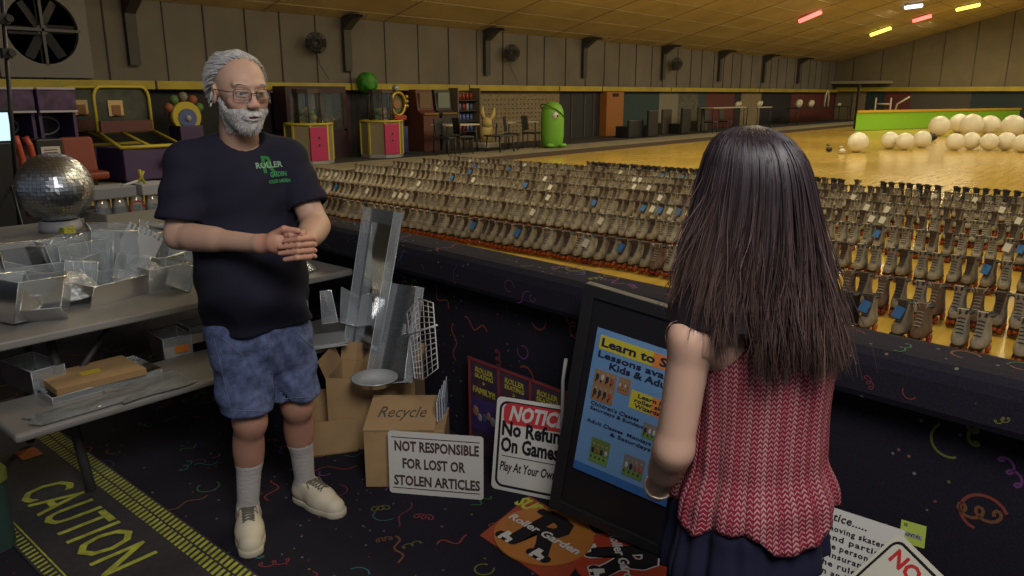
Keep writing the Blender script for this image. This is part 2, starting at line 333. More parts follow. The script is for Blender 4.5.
# ================================================================== SKATES
BL=mat('black_plastic',(.012,.012,.014),.45); WHT=mat('white_plastic',(.60,.58,.55),.5)
TAN=[mat('suede_tan',(.30,.25,.17),.85,var=.2,scale=14),mat('suede_cream',(.36,.32,.24),.85,var=.2,scale=14),mat('suede_brown',(.17,.105,.065),.85,var=.2,scale=14),mat('suede_black',(.02,.018,.02),.7)]
ORG=mat('wheel_orange',(.50,.10,.015),.4); RED=mat('wheel_red',(.30,.03,.012),.4); DK=mat('skate_lining',(.025,.027,.035),.8); LACE=mat('lace_dark',(.06,.05,.05),.9); LACEW=mat('lace_cream',(.40,.36,.30),.9); CHR=mat('plate_metal',(.35,.34,.33),.35,.8)
TAGB=mat('tag_blue',(.04,.16,.42),.6); TAGW=mat('tag_white',(.62,.60,.52),.6)
def boot_geo(mb,mi=0,n=10):
    prof=[(.075,-.135,.122,.046),(.092,-.140,.128,.050),(.118,-.134,.126,.048),(.142,-.112,.120,.044),(.165,-.078,.114,.040),(.195,-.048,.108,.037),(.235,-.036,.104,.038),(.272,-.040,.108,.042)]
    V=[];Fc=[]
    for z,x0,x1,w in prof:
        cx=(x0+x1)/2; a=(x1-x0)/2
        for k in range(n):
            q=2*math.pi*k/n; c,s=math.cos(q),math.sin(q); V.append((cx+a*math.copysign(abs(c)**.75,c),w*math.copysign(abs(s)**.75,s),z))
    for i in range(len(prof)-1):
        for k in range(n): j=(k+1)%n; Fc.append((i*n+k,i*n+j,(i+1)*n+j,(i+1)*n+k))
    Fc.append(tuple(range(n))[::-1]); mb.add(V,Fc,mi,True)
def inner_geo(mb,mi): # dark lining disc set a little below the rim
    mb.lathe((.034,0,.262),[(.001,0),(.055,.0),(.066,.012)],10,mi)
def tongue_geo(mb,mi=0,ml=1,tilt=0):
    V=[(-.112,-.020,.150),(-.112,.020,.150),(-.078,-.024,.185),(-.078,.024,.185),(-.055,-.028,.235),(-.055,.028,.235),(-.062-tilt,-.034,.300),(-.062-tilt,.034,.300),(-.045-tilt,-.030,.303),(-.045-tilt,.030,.303),(-.040,-.026,.235),(-.040,.026,.235)]
    Fc=[(0,2,3,1),(2,4,5,3),(4,6,7,5),(6,8,9,7),(8,10,11,9)]; mb.add(V,Fc,mi)
    for i in range(5):
        t=i/4; x=-.108+.05*t; z=.153+.085*t; mb.tube([(x-.006,-.022,z),(x-.012,0,z+.006),(x-.006,.022,z+.002)],.0035,4,ml,False)
def lace_ends(mb,ml,seed=0):
    r_=random.Random(seed)
    for k in range(3):
        y=r_.uniform(-.03,.03); a=r_.uniform(-.05,.03); mb.tube([(-.062,y,.27),(-.085+a*.3,y*1.6,.305),(-.075+a,y*2.0,.285+r_.uniform(-.03,.05))],.0042,4,ml,False)
def sole_geo(mb,mi=0):
    mb.box((-.005,0,.069),(.25,.076,.014),mi); mb.box((.10,0,.071),(.05,.070,.018),mi); mb.box((-.082,0,.05),(.05,.03,.03),mi); mb.box((.082,0,.05),(.05,.03,.03),mi)
    for x in (-.082,.082): mb.cyl((x,-.044,.031),(x,.044,.031),.005,6,mi)
def wheel_geo(mb,x,y,mi=0,n=12):
    mb.cyl((x,y-.012,.031),(x,y+.012,.031),.031,n,mi)
    mb.cyl((x,y-.015 if y<0 else y+.015,.031),(x,y,.031),.010,6,mi)
def stop_geo(mb,mi=0): mb.cyl((-.118,0,.030),(-.105,0,.062),.020,8,mi,r2=.014)
def tag_geo(mb,mi=0): mb.box((-.09,.012,.215),(.012,.062,.085),mi,R=ry(.5)@rx(.25))
TGC=mat('tongue_grey',(.34,.30,.23),.9)
TGB=mat('tongue_brown',(.085,.06,.045),.9)
def TG(ki): return {0:TGB,1:TGC,2:TAN[2],3:DK}[ki]
# single-mesh version for the small ones
def skate_mb(ki,wi,tagm=None):
    mb=MB(); boot_geo(mb,0,8); inner_geo(mb,1); tongue_geo(mb,2,3); sole_geo(mb,4); lace_ends(mb,3,ki)
    for x in (-.082,.082):
        for y in (-.031,.031): wheel_geo(mb,x,y,5,8)
    stop_geo(mb,5)
    ms=[TAN[ki],DK,TG(ki),LACEW if ki==2 else LACE,BL,[ORG,RED][wi]]
    if tagm: tag_geo(mb,6); ms.append(tagm)
    return mb,ms
def skate_full(ki,wi,tagm=None):
    t=thing('roller_skate','x','roller skate')
    b=MB(); boot_geo(b,0,14); inner_geo(b,1); b.build('boot',[TAN[ki],DK],t)
    b=MB(); tongue_geo(b,0,1); lace_ends(b,1,ki); tg=b.build('tongue',[TG(ki),LACEW if ki==2 else LACE],t)
    b=MB(); sole_geo(b); b.build('sole_plate',[BL],t)
    for x in (-.082,.082):
        for y in (-.031,.031): b=MB(); wheel_geo(b,x,y); b.build('wheel',[[ORG,RED][wi]],t)
    b=MB(); stop_geo(b); b.build('toe_stop',[[ORG,RED][wi]],t)
    if tagm: b=MB(); tag_geo(b); b.build('tag',[tagm],t)
    return t
def copy_tree(o,parent=None):
    c=o.copy(); COL.objects.link(c)
    if parent is not None: c.parent=parent
    for ch in list(o.children): copy_tree(ch,c)
    return c
KINDS=[(0,0,None),(1,0,None),(2,1,None),(3,1,None),(0,0,TAGB),(1,1,TAGW),(3,0,TAGB),(1,1,None)]
KD=['tan skate with dark tongue','cream skate with pale tongue, orange wheels','brown skate with pale laces','black skate with red wheels','tan skate with blue tag','cream skate with white tag','black skate with blue tag','cream skate with pale tongue, red wheels']
rows=[(5.55,0),(6.22,1),(7.45,2),(8.65,3),(9.65,4),(10.6,5),(11.5,5),(12.35,5),(13.15,6)]
RN=['row nearest the divider wall','second row from the divider wall','third row from the divider wall','fourth row from the divider wall','fifth row from the divider wall','sixth row from the divider wall','row farthest out on the rink']
spots=[]; rs=random.Random(11)
def inview(x,y):
    d=np.array([x,y,.15])-CAM; z=d@fd; px=512+FPX*(d@rt)/z; py=288-FPX*(d@ud)/z
    # hidden behind the divider wall: line of sight crosses x=2.42 below its top
    t=2.42/x; zz=EYE+(.30-EYE)*t
    return 300<px<1045 and zz>.95-.01, z
for X,ri in rows:
    ymin=.35; ymax=12.4
    if ri==0: ymax=1.9
    if ri==1: ymax=12.2
    y=ymin+rs.random()*.1; k=0
    if ri==6: ymax=9.2
    dense = ri>0
    while y<ymax:
        gap=.118 if k%2==0 else .142
        if ri==0: gap=.12 if k%2==0 else .23
        if not (ri==6 and 4.9<y<6.2) and not(ri==6 and X>13 and y<5.5 and rs.random()<.3):
            ok,dep=inview(X,y)
            if ok:
                p=rs.random()
                if ri==0: ki=[2,6,1,3,4][int(p*5)]
                elif ri==1: ki=2 if (p<.35 and y<3.5) else (0 if p<.55 else 4 if p<.66 and y<7 else 1 if p<.93 else 5)
                elif ri==6: ki=3 if p<.75 else 0
                else: ki=0 if p<.34 else 7 if p<.60 else 1 if p<.88 else 5 if p<.97 else 4
                spots.append((dep,X+rs.uniform(-.02,.02),y,rs.uniform(-.10,.10),ki,ri))
        y+=gap; k+=1
spots.sort(); NBIG=90; NIND=300
proto={}; protos={}
bigs=spots[:NBIG]; smalls=spots[NBIG:NIND]; rest=spots[NIND:]
for j,(dep,x,y,a,ki,ri) in enumerate(bigs):
    if ki not in proto: proto[ki]=skate_full(*KINDS[ki]); o=proto[ki]
    else: o=copy_tree(proto[ki])
    o.location=(x,y,0); o.rotation_euler=(0,0,a); tag(o,KD[ki]+' in the '+RN[ri],'roller skate','rental skates lined up on the rink')
for j,(dep,x,y,a,ki,ri) in enumerate(smalls):
    if ki not in protos: m_,ms=skate_mb(*KINDS[ki]); protos[ki]=m_.build('roller_skate',ms); o=protos[ki]
    else: o=protos[ki].copy(); COL.objects.link(o)
    o.location=(x,y,0); o.rotation_euler=(0,0,a); tag(o,KD[ki]+' in the '+RN[ri],'roller skate','rental skates lined up on the rink')
# the several hundred farther skates: one mesh
geo={}
allm=TAN+[DK,TGC,TGB,LACE,LACEW,BL,ORG,RED,TAGB,TAGW]; mi_of={m.name:i for i,m in enumerate(allm)}
for ki in range(8):
    m_,ms=skate_mb(*KINDS[ki]); geo[ki]=(np.array(m_.v),m_.f,[mi_of[ms[q].name] for q in m_.m],m_.sm)
big=MB(); VV=[];k0=0
for dep,x,y,a,ki,ri in rest:
    V,Fc,mm,smf=geo[ki]; R=rz(a); VV.append(V@R.T+np.array([x,y,0])); big.f.extend([tuple(i+k0 for i in q) for q in Fc]); big.m.extend(mm); big.sm.extend(smf); k0+=len(V)
big.v=np.concatenate(VV).tolist()
tag(big.build('roller_skates',allm),'hundreds of tan rental skates packed in long rows across the rink','roller skates','rental skates lined up on the rink','stuff')
print('skates',len(spots))
# ================================================================== BALLOONS
CREAM=mat('balloon_white',(.78,.74,.60),.35)
def balloon(p,r,lab,grp):
    mb=MB(); mb.ball((0,0,r),r,28,sc=(1,1,1.0)); mb.lathe((0,0,0),[(.001,2*r-.002),(.03*r,2*r+.01*r),(.05*r,2*r+.05*r)],8)
    o=mb.build('balloon',[CREAM],loc=(p[0],p[1],0)); tag(o,lab,'balloon',grp)
fr=[(857,143,10.5,'white balloon standing alone left of all the others on the rink floor'),(889,142,9,'white balloon touching its right neighbour, second from left in the front row'),(904,142,9,'white balloon touching its left neighbour, third from left in the front row'),(921,141,9,'white balloon beside a small black object, fourth from left in the front row'),
 (954,142.5,9,'white balloon fifth from left in the front row, first of the tight group'),(970,142.5,9,'white balloon sixth from left in the front row'),(988,142.5,9,'white balloon seventh from left in the front row'),(1005,143,9.5,'white balloon eighth from left in the front row'),(1021,144,9.5,'white balloon cut by the right edge of the photo, front row')]
for i,(x,y,r,l) in enumerate(fr): p=Pz(x,y+r-1-(i%2)*1.1); d=(p-CAM)@fd; balloon(p,.94*r*d/FPX,l,'front row of white balloons on the rink')
bk=[(938,125,10.5,'large white balloon leftmost of the back row before the lime barrier'),(958,124,10,'large white balloon second from left in the back row'),(970,124,11.5,'large white balloon third from left and biggest of the back row'),(988,126,10.5,'large white balloon second from right in the back row'),(1011,125,11.5,'large white balloon rightmost of the back row')]
for i,(x,y,r,l) in enumerate(bk): p=Pz(x,y+r+.6-(i%2)*1.4); d=(p-CAM)@fd; balloon(p,.94*r*d/FPX,l,'back row of larger white balloons')
for i,(x,y) in enumerate([(932,139),(829,150),(842,152)]):
    p=Pz(x,y+2); mb=MB(); mb.ball((0,0,.14 if i==0 else .08),.16 if i==0 else .09,10,0,(1,1,.85)); mb.ball((.15,.1,.12 if i==0 else .06),.1 if i==0 else .05,8); mb.tube([(0,0,.2),(.05,.1,.3 if i==0 else .2)],.02,5)
    o=mb.build('balloon_weight',[BL if i<2 else TAGW],loc=tuple(p)); tag(o,['black balloon weight between the front and back balloons','small black balloon weight left of the lone balloon','small white balloon weight just left of the lone balloon'][i],'weight')
# lime barrier at the far end
A=Pz(855,131); B=Pz(1022,125.2); LIME=mat('lime_paint',(.22,.50,.03),.45)
ln=np.linalg.norm(B-A); M=frame(A,B-A,np.cross([0,0,1.],B-A))
t=thing('rink_barrier','lime green rink barrier with orange cap rail behind the balloons','barrier',mtx=M)
mb=MB(); mb.box((ln/2,.06,.42),(ln,.12,.80)); mb.build('panel',[LIME],t)
mb=MB(); mb.box((ln/2,.04,.87),(ln,.18,.10)); mb.build('cap_rail',[mat('rail_orange',(.55,.33,.03),.5)],t)
mb=MB(); mb.box((0.02,.06,1.1),(.06,.1,2.0)); mb.build('end_post',[BL],t)
# ================================================================== BACKGROUND THINGS
STEEL=mat('dark_steel',(.035,.032,.03),.6); GOLD=mat('gold',(.45,.30,.05),.35,.6); PINK=mat('hot_pink',(.36,.018,.09),.5); GLASSY=plastic_mat('cabinet_glass',(.35,.38,.33),.08,.04)
PUR=mat('cabinet_purple',(.045,.025,.085),.5); YF=mat('frame_yellow',(.42,.34,.03),.5); SILV=mat('silver_grey',(.32,.32,.33),.4,.3); REDO=mat('seat_orange',(.32,.045,.015),.5); BEI=mat('beige_plastic',(.36,.32,.25),.6)
# rafter haunches
for i,px in enumerate((131,345,485,583,663,720,765,800)):
    x=PY(px,45,YW)[0]; z=ZC+.02; mb=MB(); h=1.35
    mb.prism([(0,0),(-.10,0),(-.10,h-.35),(-.62,h),(0,h)][::-1],-.11,.11); mb.v=[(x+v[2],YW-.03+v[0],ZC-h+v[1]+.05) for v in mb.v]
    mb.box((x,YW-.6,ZC+.0),(.14,.5,.06))
    o=mb.build('rafter_bracket',[STEEL]); struct(o)
# wall fans
FL=['black round wall fan above the left claw machine, nearest of three','black round wall fan above the tan pegboard, middle of three','black round wall fan farthest along the grey wall']
for i,(px,py,r) in enumerate([(316,43,.25),(512,53,.26),(677,64,.26)]):
    p=PY(px,py,YW-.35); t=thing('wall_fan',FL[i],'fan',tuple(p),-.5,'round wall fans')
    mb=MB(); A=rx(math.pi/2)
    for k in range(28): a=k*math.pi/14; mb.tube([(.04*math.cos(a),-.09,.04*math.sin(a)),(r*.7*math.cos(a),-.08,r*.7*math.sin(a)),(r*math.cos(a),0,r*math.sin(a)),(r*.7*math.cos(a),.07,r*.7*math.sin(a))],.006,4)
    for q,yy in ((r,0),(r*.72,-.08),(r*.4,-.09),(r*.72,.07)): mb.tube([(q*math.cos(a),yy,q*math.sin(a)) for a in [k*math.pi/12 for k in range(25)]],.010,5)
    mb.build('cage',[STEEL],t)
    mb=MB()
    for k in range(4):
        a=k*math.pi/2; c,s=math.cos(a),math.sin(a); mb.box((.5*r*c,0,.5*r*s),(r*.85,.012,r*.85),0,R=ry(-a)@rx(.4))
    mb.build('blades',[BL],t); mb=MB(); mb.cyl((0,-.05,0),(0,.14,0),.07,12); mb.build('motor',[BL],t)
    mb=MB(); mb.box((.0,.2,-.02),(.05,.16,.05)); mb.box((0,.29,-.1),(.09,.05,.3)); mb.tube([(.03,.29,-.2),(.1,.29,-.5),(.3,.29,-.85)],.008,5); mb.build('bracket',[STEEL],t)
# exhaust fan
p=PY(41,30,YW-.02); t=thing('exhaust_fan','large round exhaust fan in a square grey frame, upper left wall','fan',tuple(p)); r=.62
mb=MB(); sq=[(-.8,-.85),(.8,-.85),(.8,.85),(-.8,.85)]; n=32
ci=[(r*math.cos(2*math.pi*k/n-math.pi*.75),r*math.sin(2*math.pi*k/n-math.pi*.75)) for k in range(n)]
so=[]
for x,y in ci: m=max(abs(x),abs(y)); so.append((x/m*.8,y/m*.86))
ring(mb,so,ci,0,.1); mb.v=[(v[0],-v[2],v[1]) for v in mb.v]; mb.build('frame',[mat('fan_frame',(.16,.15,.14),.6)],t)
mb=MB(); mb.cyl((0,.02,0),(0,.03,0),r,32); mb.build('opening',[mat('fan_dark',(.01,.01,.012),.5)],t)
mb=MB()
for k in range(6): a=k*math.pi/3; mb.box((.32*math.cos(a),-.0,.32*math.sin(a)),(.5,.015,.22),0,R=ry(-a)@rx(.5))
mb.cyl((0,-.06,0),(0,.02,0),.1,14); mb.build('blades',[mat('fan_blade',(.05,.05,.055),.4)],t)
mb=MB(); mb.box((0,-.09,0),(.05,.03,1.3)); mb.box((0,-.09,0),(1.3,.03,.05)); mb.build('guard',[mat('fan_blade',(.05,.05,.055),.4)],t)
# coloured ceiling tubes
LC=[((1.,.15,.12),'pink'),((1.,.85,.1),'yellow'),((1.,.22,.2),'pink'),((.8,.85,1.),'white'),((1.,.85,.1),'yellow')]
def ceilhit(px,py):
    r=ray(px,py); t=(ZC-EYE+SL*YW)/(r[2]+SL*r[1]); return CAM+r*t
LL=['glowing pink ceiling tube, leftmost of the coloured tubes','glowing yellow ceiling tube right of the leftmost pink one','glowing pink ceiling tube between two yellow ones','short bluish white ceiling tube cut by the top edge','glowing yellow ceiling tube, rightmost of the coloured tubes']
for i,(a,b) in enumerate([((800,17.5),(821,8.5)),((871,32),(891,25)),((913,18),(932,12.5)),((906,4),(922,2)),((957,6.5),(980,1.5))]):
    P=ceilhit(*a); Q=ceilhit(*b); P=P-np.array([0,0,.14]); Q=Q-np.array([0,0,.14]); d=nrm(Q-P); L=np.linalg.norm(Q-P)
    t=thing('ceiling_tube',LL[i],'light',tuple((P+Q)/2),0,'coloured ceiling tubes'); h=(Q-P)/2
    nm=LC[i][1]; em=mat('tube_'+nm,LC[i][0],.5,emit=LC[i][0],es=2.6 if nm!='white' else 2)
    mb=MB(); mb.tube([-h,h],.085,8); mb.build('tube',[em],t)
    mb=MB(); mb.tube([-h*1.05+np.array([0,0,.11]),h*1.05+np.array([0,0,.11])],.07,4); mb.build('housing',[BEI],t)
def place(px,py,Y): p=PY(px,py,Y); return (p[0],p[1],.12)
# claw machines with pink fronts
def claw(px,py,Y,lab,s=1.,green=False):
    p=place(px,py,Y); t=thing('prize_crane',lab,'arcade machine',p,math.radians(-8),'pink fronted prize cranes'); w=.52*s
    oc=lambda r,c=.42:[(r*math.cos(math.radians(22.5+45*k)),r*math.sin(math.radians(22.5+45*k))) for k in range(8)]
    mb=MB(); mb.prism(oc(w),.08,.86*s); mb.build('base',[mat('crane_side',(.20,.17,.10),.6)],t)
    mb=MB(); mb.prism(oc(w*1.03),0,.08); mb.build('plinth',[SILV],t)
    mb=MB(); mb.box((-.02,-w*.93,.45*s),(.42*s,.06,.74*s)); mb.box((-.02,-w*.97,.58*s),(.07,.02,.07),1); mb.box((-.02,-w*.97,.42*s),(.07,.02,.07),1); mb.build('front_panel',[PINK,BL],t,bevel=.01)
    mb=MB()
    for k in range(8):
        a=math.radians(22.5+45*k); mb.box((w*1.0*math.cos(a),w*1.0*math.sin(a),.47*s),(.045,.045,.8*s),0,R=rz(a))
    mb.tube([(x*1.02,y*1.02,.88*s) for x,y in oc(w)+oc(w)[:1]],.03,6); mb.build('trim',[YF],t)
    if True:
        mb=MB(); mb.prism(oc(w*.56),.88*s,1.55*s); mb.build('glass_case',[GLASSY],t)
        rr=random.Random(int(px)); mb=MB()
        for k in range(26): a=rr.uniform(0,6.28); q=rr.uniform(0,w*.42); mb.ball((q*math.cos(a),q*math.sin(a),.95*s+rr.uniform(0,.22)),rr.uniform(.05,.09),8,rr.randrange(4))
        o=mb.build('plush_prizes',[mat('plush_a',(.35,.28,.10),.9),mat('plush_b',(.30,.22,.18),.9),mat('plush_c',(.12,.20,.06),.9),mat('plush_d',(.45,.43,.36),.9)],t); o['kind']='stuff'
        mb=MB(); 
        for k in range(8): a=math.radians(22.5+45*k); mb.cyl((w*.56*math.cos(a),w*.56*math.sin(a),.88*s),(w*.56*math.cos(a),w*.56*math.sin(a),1.58*s),.016,6)
        mb.prism(oc(w*.62),1.55*s,1.64*s); mb.build('canopy',[mat('canopy_dark',(.05,.035,.03),.6)],t)
    return t
claw(311,165,14.95,'pink fronted octagonal prize crane just right of the man',1.)
claw(383,161,15.15,'pink fronted octagonal prize crane under the green ball',1.)
p=PY(367,83,16.1); t=thing('green_ball_sign','bright green ball on a thin pole above the right prize crane','sign',(p[0],p[1],.12))
mb=MB(); R_=.28; mb.ball((0,0,p[2]-.12),R_,20)
mb.build('ball',[mat('ball_green',(.05,.28,.015),.6,col2=(.015,.10,.008),scale=9)],t)
mb=MB(); mb.cyl((0,0,0),(0,0,p[2]-.12-R_),.03,8); mb.cyl((0,0,0),(0,0,.04),.2,14); mb.build('pole',[STEEL],t)
# prize window cabinet
a=PY(271,95,YW-.2); b=PY(331,95,YW-.2); t=thing('prize_cabinet','dark purple prize cabinet with a lit window, behind the man','arcade machine',((a[0]+b[0])/2,16.0,.12)); W=(b[0]-a[0])
mb=MB(); mb.box((0,0,.35),(W,.6,.7)); mb.box((0,0,1.63),(W,.6,.16)); mb.box((-W/2+.05,0,1.1),(.1,.6,.9)); mb.box((W/2-.05,0,1.1),(.1,.6,.9)); mb.box((0,.27,1.1),(W,.05,.9)); mb.build('case',[mat('cab_plum',(.03,.01,.018),.6)],t)
mb=MB(); rr=random.Random(4)
for k in range(7): x=-W/2+.2+k*(W-.4)/6; mb.box((x,.15,1.1),(.18,.03,.8),k%4)
for k in range(22): mb.ball((rr.uniform(-W/2+.2,W/2-.2),rr.uniform(-.1,.1),.78+rr.uniform(0,.35)),rr.uniform(.05,.1),8,rr.randrange(4))
mb.build('prizes',[mat('pr_a',(.30,.25,.16),.8),mat('pr_b',(.16,.06,.04),.8),mat('pr_c',(.10,.16,.05),.8),mat('pr_d',(.15,.12,.25),.8)],t)['kind']='stuff'
mb=MB(); mb.box((0,-.28,1.1),(W-.2,.01,.9)); mb.build('window_pane',[GLASSY],t)
mb=MB(); text(mb,'WINNERS',0,0,.17,ext=.003,spacing=1.1); mb.v=[(v[0],-.302-v[2],1.63+v[1]) for v in mb.v]; mb=mb; mb.build('marquee_lettering',[mat('mq_grey',(.10,.08,.08),.6)],t) if False else None
# golden ring tower machine
p=place(398,158,15.7); t=thing('arcade_tower','tall arcade tower with gold ring, red collar and silver ball on top','arcade machine',p); 
mb=MB(); mb.box((0,0,.35),(.42,.42,.7)); mb.box((0,.02,.78),(.30,.3,.2)); mb.build('body',[mat('navy_cab',(.03,.04,.12),.5)],t,bevel=.02)
mb=MB(); mb.box((0,0,.92),(.42,.36,.14)); mb.build('collar',[mat('red_cab',(.33,.03,.02),.5)],t,bevel=.03)
mb=MB(); mb.tube([(.24*math.cos(q),-.08,1.28+.29*math.sin(q)) for q in [k*math.pi/14 for k in range(29)]],.045,6); 
for s_ in (-1,1):
    for k in range(3): mb.ball((s_*.30,-.08,1.22+.12*k),.055,8)
mb.build('ring',[GOLD],t); mb=MB(); mb.cyl((0,-.02,1.28),(0,.1,1.28),.24,20); mb.cyl((0,-.05,1.28),(0,-.02,1.28),.13,18,1); mb.build('disc',[mat('disc_green',(.10,.12,.07),.5),mat('disc_red',(.25,.12,.05),.5)],t)
mb=MB(); mb.ball((0,0,1.68),.09,12); mb.build('silver_ball',[SILV],t)
# pinball-like upright games
for i,(px,lab,c) in enumerate([(424,'dark upright arcade game left of the framed game, beside the gold ring tower',(.10,.03,.02)),(442,'dark upright arcade game with pale screen left of the tall prize game',(.035,.03,.03))]):
    p=place(px,156,16.0); t=thing('upright_game',lab,'arcade machine',p,0)
    mb=MB(); mb.prism([(-.35,0),(.35,0),(.35,1.65),(-.05,1.65),(-.12,1.1),(-.35,.95)],-.3,.3); mb.v=[(v[2],v[0],v[1]) for v in mb.v]; mb.build('cabinet',[mat('upr%d'%i,c,.6)],t)
    mb=MB(); mb.box((0,-.115,1.36),(.44,.03,.42)); mb.build('screen',[mat('scr%d'%i,[(.14,.09,.05),(.17,.19,.16)][i],.3)],t)
    mb=MB(); mb.box((0,-.25,1.0),(.56,.24,.05)); mb.build('control_panel',[mat('ctl%d'%i,(.18,.10,.02),.5)],t)
p=place(464,153,16.1); t=thing('tall_prize_game','tall glass prize game with blue and red bottles beside the pegboard','arcade machine',p)
mb=MB(); mb.box((0,.22,.85),(.95,.05,1.7)); mb.box((-.46,0,.85),(.04,.5,1.7)); mb.box((.46,0,.85),(.04,.5,1.7)); mb.box((0,0,.1),(.95,.5,.2)); mb.build('case',[mat('case_brown',(.12,.09,.06),.6)],t)
mb=MB(); rr=random.Random(8)
for k in range(4):
    mb.box((0,0,.45+.3*k),(.86,.4,.02),0)
    for q in range(5): mb.cyl((-.32+.16*q,0,.46+.3*k),(-.32+.16*q,0,.66+.3*k),.05,8,1+(rr.randrange(3)))
mb.build('shelf_prizes',[STEEL,mat('bt_blue',(.10,.13,.32),.4),mat('bt_red',(.25,.03,.02),.4),mat('bt_pale',(.30,.30,.30),.4)],t)['kind']='stuff'
# yellow rocking ride
p=place(487,160,15.2); t=thing('kiddie_ride','pale yellow rabbit-eared kiddie ride left of the green figure','ride',p)
mb=MB(); mb.ball((0,0,.42),.24,14,0,(1,.8,1.2)); mb.ball((-.05,-.05,.72),.16,12); mb.tube([(-.1,0,.8),(-.2,0,1.02),(-.16,0,1.2)],[.05,.07,.02],8); mb.tube([(.1,0,.75),(.28,0,.95),(.34,0,1.15)],[.05,.07,.02],8); mb.build('figure',[mat('pale_yellow',(.45,.34,.12),.6)],t)
mb=MB(); mb.box((0,0,.09),(.7,.5,.16)); mb.build('base',[BEI],t,bevel=.03)
# green figure (plain rounded ride)
p=place(552,151,13.9); t=thing('green_figure','bright green rounded standing figure with one round white eye and strap','figure',p,math.radians(-20))
mb=MB(); mb.lathe((0,0,0),[(.001,0),(.26,.0),(.31,.10),(.34,.35),(.34,.85),(.32,1.05),(.26,1.2),(.15,1.29),(.001,1.32)],24); mb.build('body',[mat('figure_green',(.14,.36,.03),.55)],t)
mb=MB(); mb.ball((-.10,-.30,.93),.10,14); mb.build('eye',[mat('eye_white',(.6,.6,.55),.4)],t); mb=MB(); mb.ball((-.08,-.385,.92),.035,8); mb.build('pupil',[BL],t)
mb=MB(); mb.tube([(.345*math.cos(a),.345*math.sin(a),1.02-.22*math.cos(a-.1)) for a in [k*math.pi/14 for k in range(29)]],.018,5); mb.build('strap',[mat('strap_green',(.03,.10,.01),.6)],t)
mb=MB(); mb.ball((-.22,-.22,.08),.13,10,0,(1,1,.5)); mb.ball((.18,-.28,.08),.13,10,0,(1,1,.5)); mb.build('feet',[mat('figure_green',(.14,.36,.03),.55)],t)
# small tables and chairs on the walkway side
TW=mat('table_white',(.42,.38,.30),.5)
def small_table(px,py,Y,L,lab,wd=.6,h=.74,top=TW,name='dining_table',g='tables by the arcade wall'):
    p=place(px,py,Y); t=thing(name,lab,'table',p,0,g); mb=MB(); mb.box((0,0,h-.02),(L,wd,.04)); mb.build('tabletop',[top],t,bevel=.008)
    for sx in (-1,1):
        for sy in (-1,1): mb=MB(); mb.tube([(sx*(L/2-.1),sy*(wd/2-.06),h-.04),(sx*(L/2-.06),sy*(wd/2-.04),0)],.022,6); mb.build('leg',[STEEL],t)
    return t
def chair(px,py,Y,a,lab,m=None,g='dark chairs by the arcade wall',name='dining_chair'):
    p=place(px,py,Y); t=thing(name,lab,'chair',p,a,g); m=m or BL
    mb=MB(); mb.box((0,0,.44),(.42,.42,.05)); mb.build('seat',[m],t,bevel=.01); mb=MB(); mb.box((0,.2,.72),(.42,.04,.42),0,R=rx(-.12)); mb.build('backrest',[m],t,bevel=.01)
    for sx in (-1,1):
        for sy in (-1,1): mb=MB(); mb.cyl((sx*.18,sy*.18,0),(sx*.18,sy*.18,.42),.015,6); mb.build('leg',[STEEL],t)
small_table(456,160,14.9,1.3,'long pale table left of the yellow ride')
small_table(516,156,14.9,1.4,'long pale table just left of the green figure')
small_table(500,159,14.0,.7,'low dark table in front of the yellow ride',h=.45,top=STEEL)
for px,lab in ((446,'dark chair at the left end of the left table'),(464,'dark chair at the right end of the left table'),(512,'dark chair at the left end of the table by the green figure'),(531,'dark chair between the table and the green figure')): chair(px,160,14.2,.3*(px%5),lab)
BR=mat('booth_brown',(.05,.042,.032),.8)
def booth(px,py,Y,W,h,lab,m):
    p=place(px,py,Y); t=thing('booth_seat',lab,'bench',p,0,'dark booth seats by the coloured wall')
    mb=MB(); mb.box((0,0,.2),(W,.5,.4)); mb.build('seat',[m],t,bevel=.03); mb=MB(); mb.box((0,-.28,h/2),(W,.1,h)); mb.build('backrest',[m],t,bevel=.03)
booth(628,146,15.2,1.0,.62,'low black bench in front of the teal wall',BL)
for px,W,h,m,lab in [(645,.7,.95,BL,'black booth seat right of the low bench'),(659,.7,.95,BR,'brown booth seat below the pale wall strip'),(678,.7,1.0,BL,'black booth seat below the tiled wall strip'),(695,.9,1.0,BR,'brown booth seat left of the maroon wall')]: booth(px,143,15.6 if px in (659,695) else 15.0,W,h,lab,m)
small_table(722,140,15.0,3.2,'pale topped table before the maroon wall',h=.98,g='high tables by the coloured wall')
for px,lab in ((702,'dark stool left under the pale topped table'),(716,'dark stool right under the pale topped table')): chair(px+8,140,14.2,0,lab)
small_table(757,136,15.0,1.6,'high table beside the woman hair, covered with white items',h=.95,g='high tables by the coloured wall')
small_table(818,132,15.0,8.,'long dark counter table left of the lime barrier',h=.85,top=BL,g='high tables by the coloured wall')
WI=mat('white_item',(.45,.42,.33),.5)
for px,h,lab in [(736,.25,'small white heap on the pale topped table'),(757,.3,'white pile on the high table near the woman'),(796,.45,'white pointed item at left of the long counter'),(808,.4,'white folded item right of the pointed one'),(836,.2,'pale box at the right end of the long counter')]:
    p=place(px,136,15.0); zt=.12+(.98 if px<745 else .95 if px<770 else .85); mb=MB()
    for k in range(4): mb.ball((.12*(k-1.5),0,h*.35*(1+.6*(k%2))),h*.38,8,0,(1,.8,1))
    tag(mb.build('snack_item',[WI],loc=(p[0],p[1],zt)),lab,'item')
p=place(823,136,15.0); mb=MB(); mb.tube([(-.3,0,0),(-.22,0,.6),(-.05,0,.85),(.15,0,.8),(.28,0,.5),(.3,0,0)],.045,6); tag(mb.build('white_arch',[WI],loc=(p[0],p[1],.97)),'thin white arch standing on the long counter','stand')
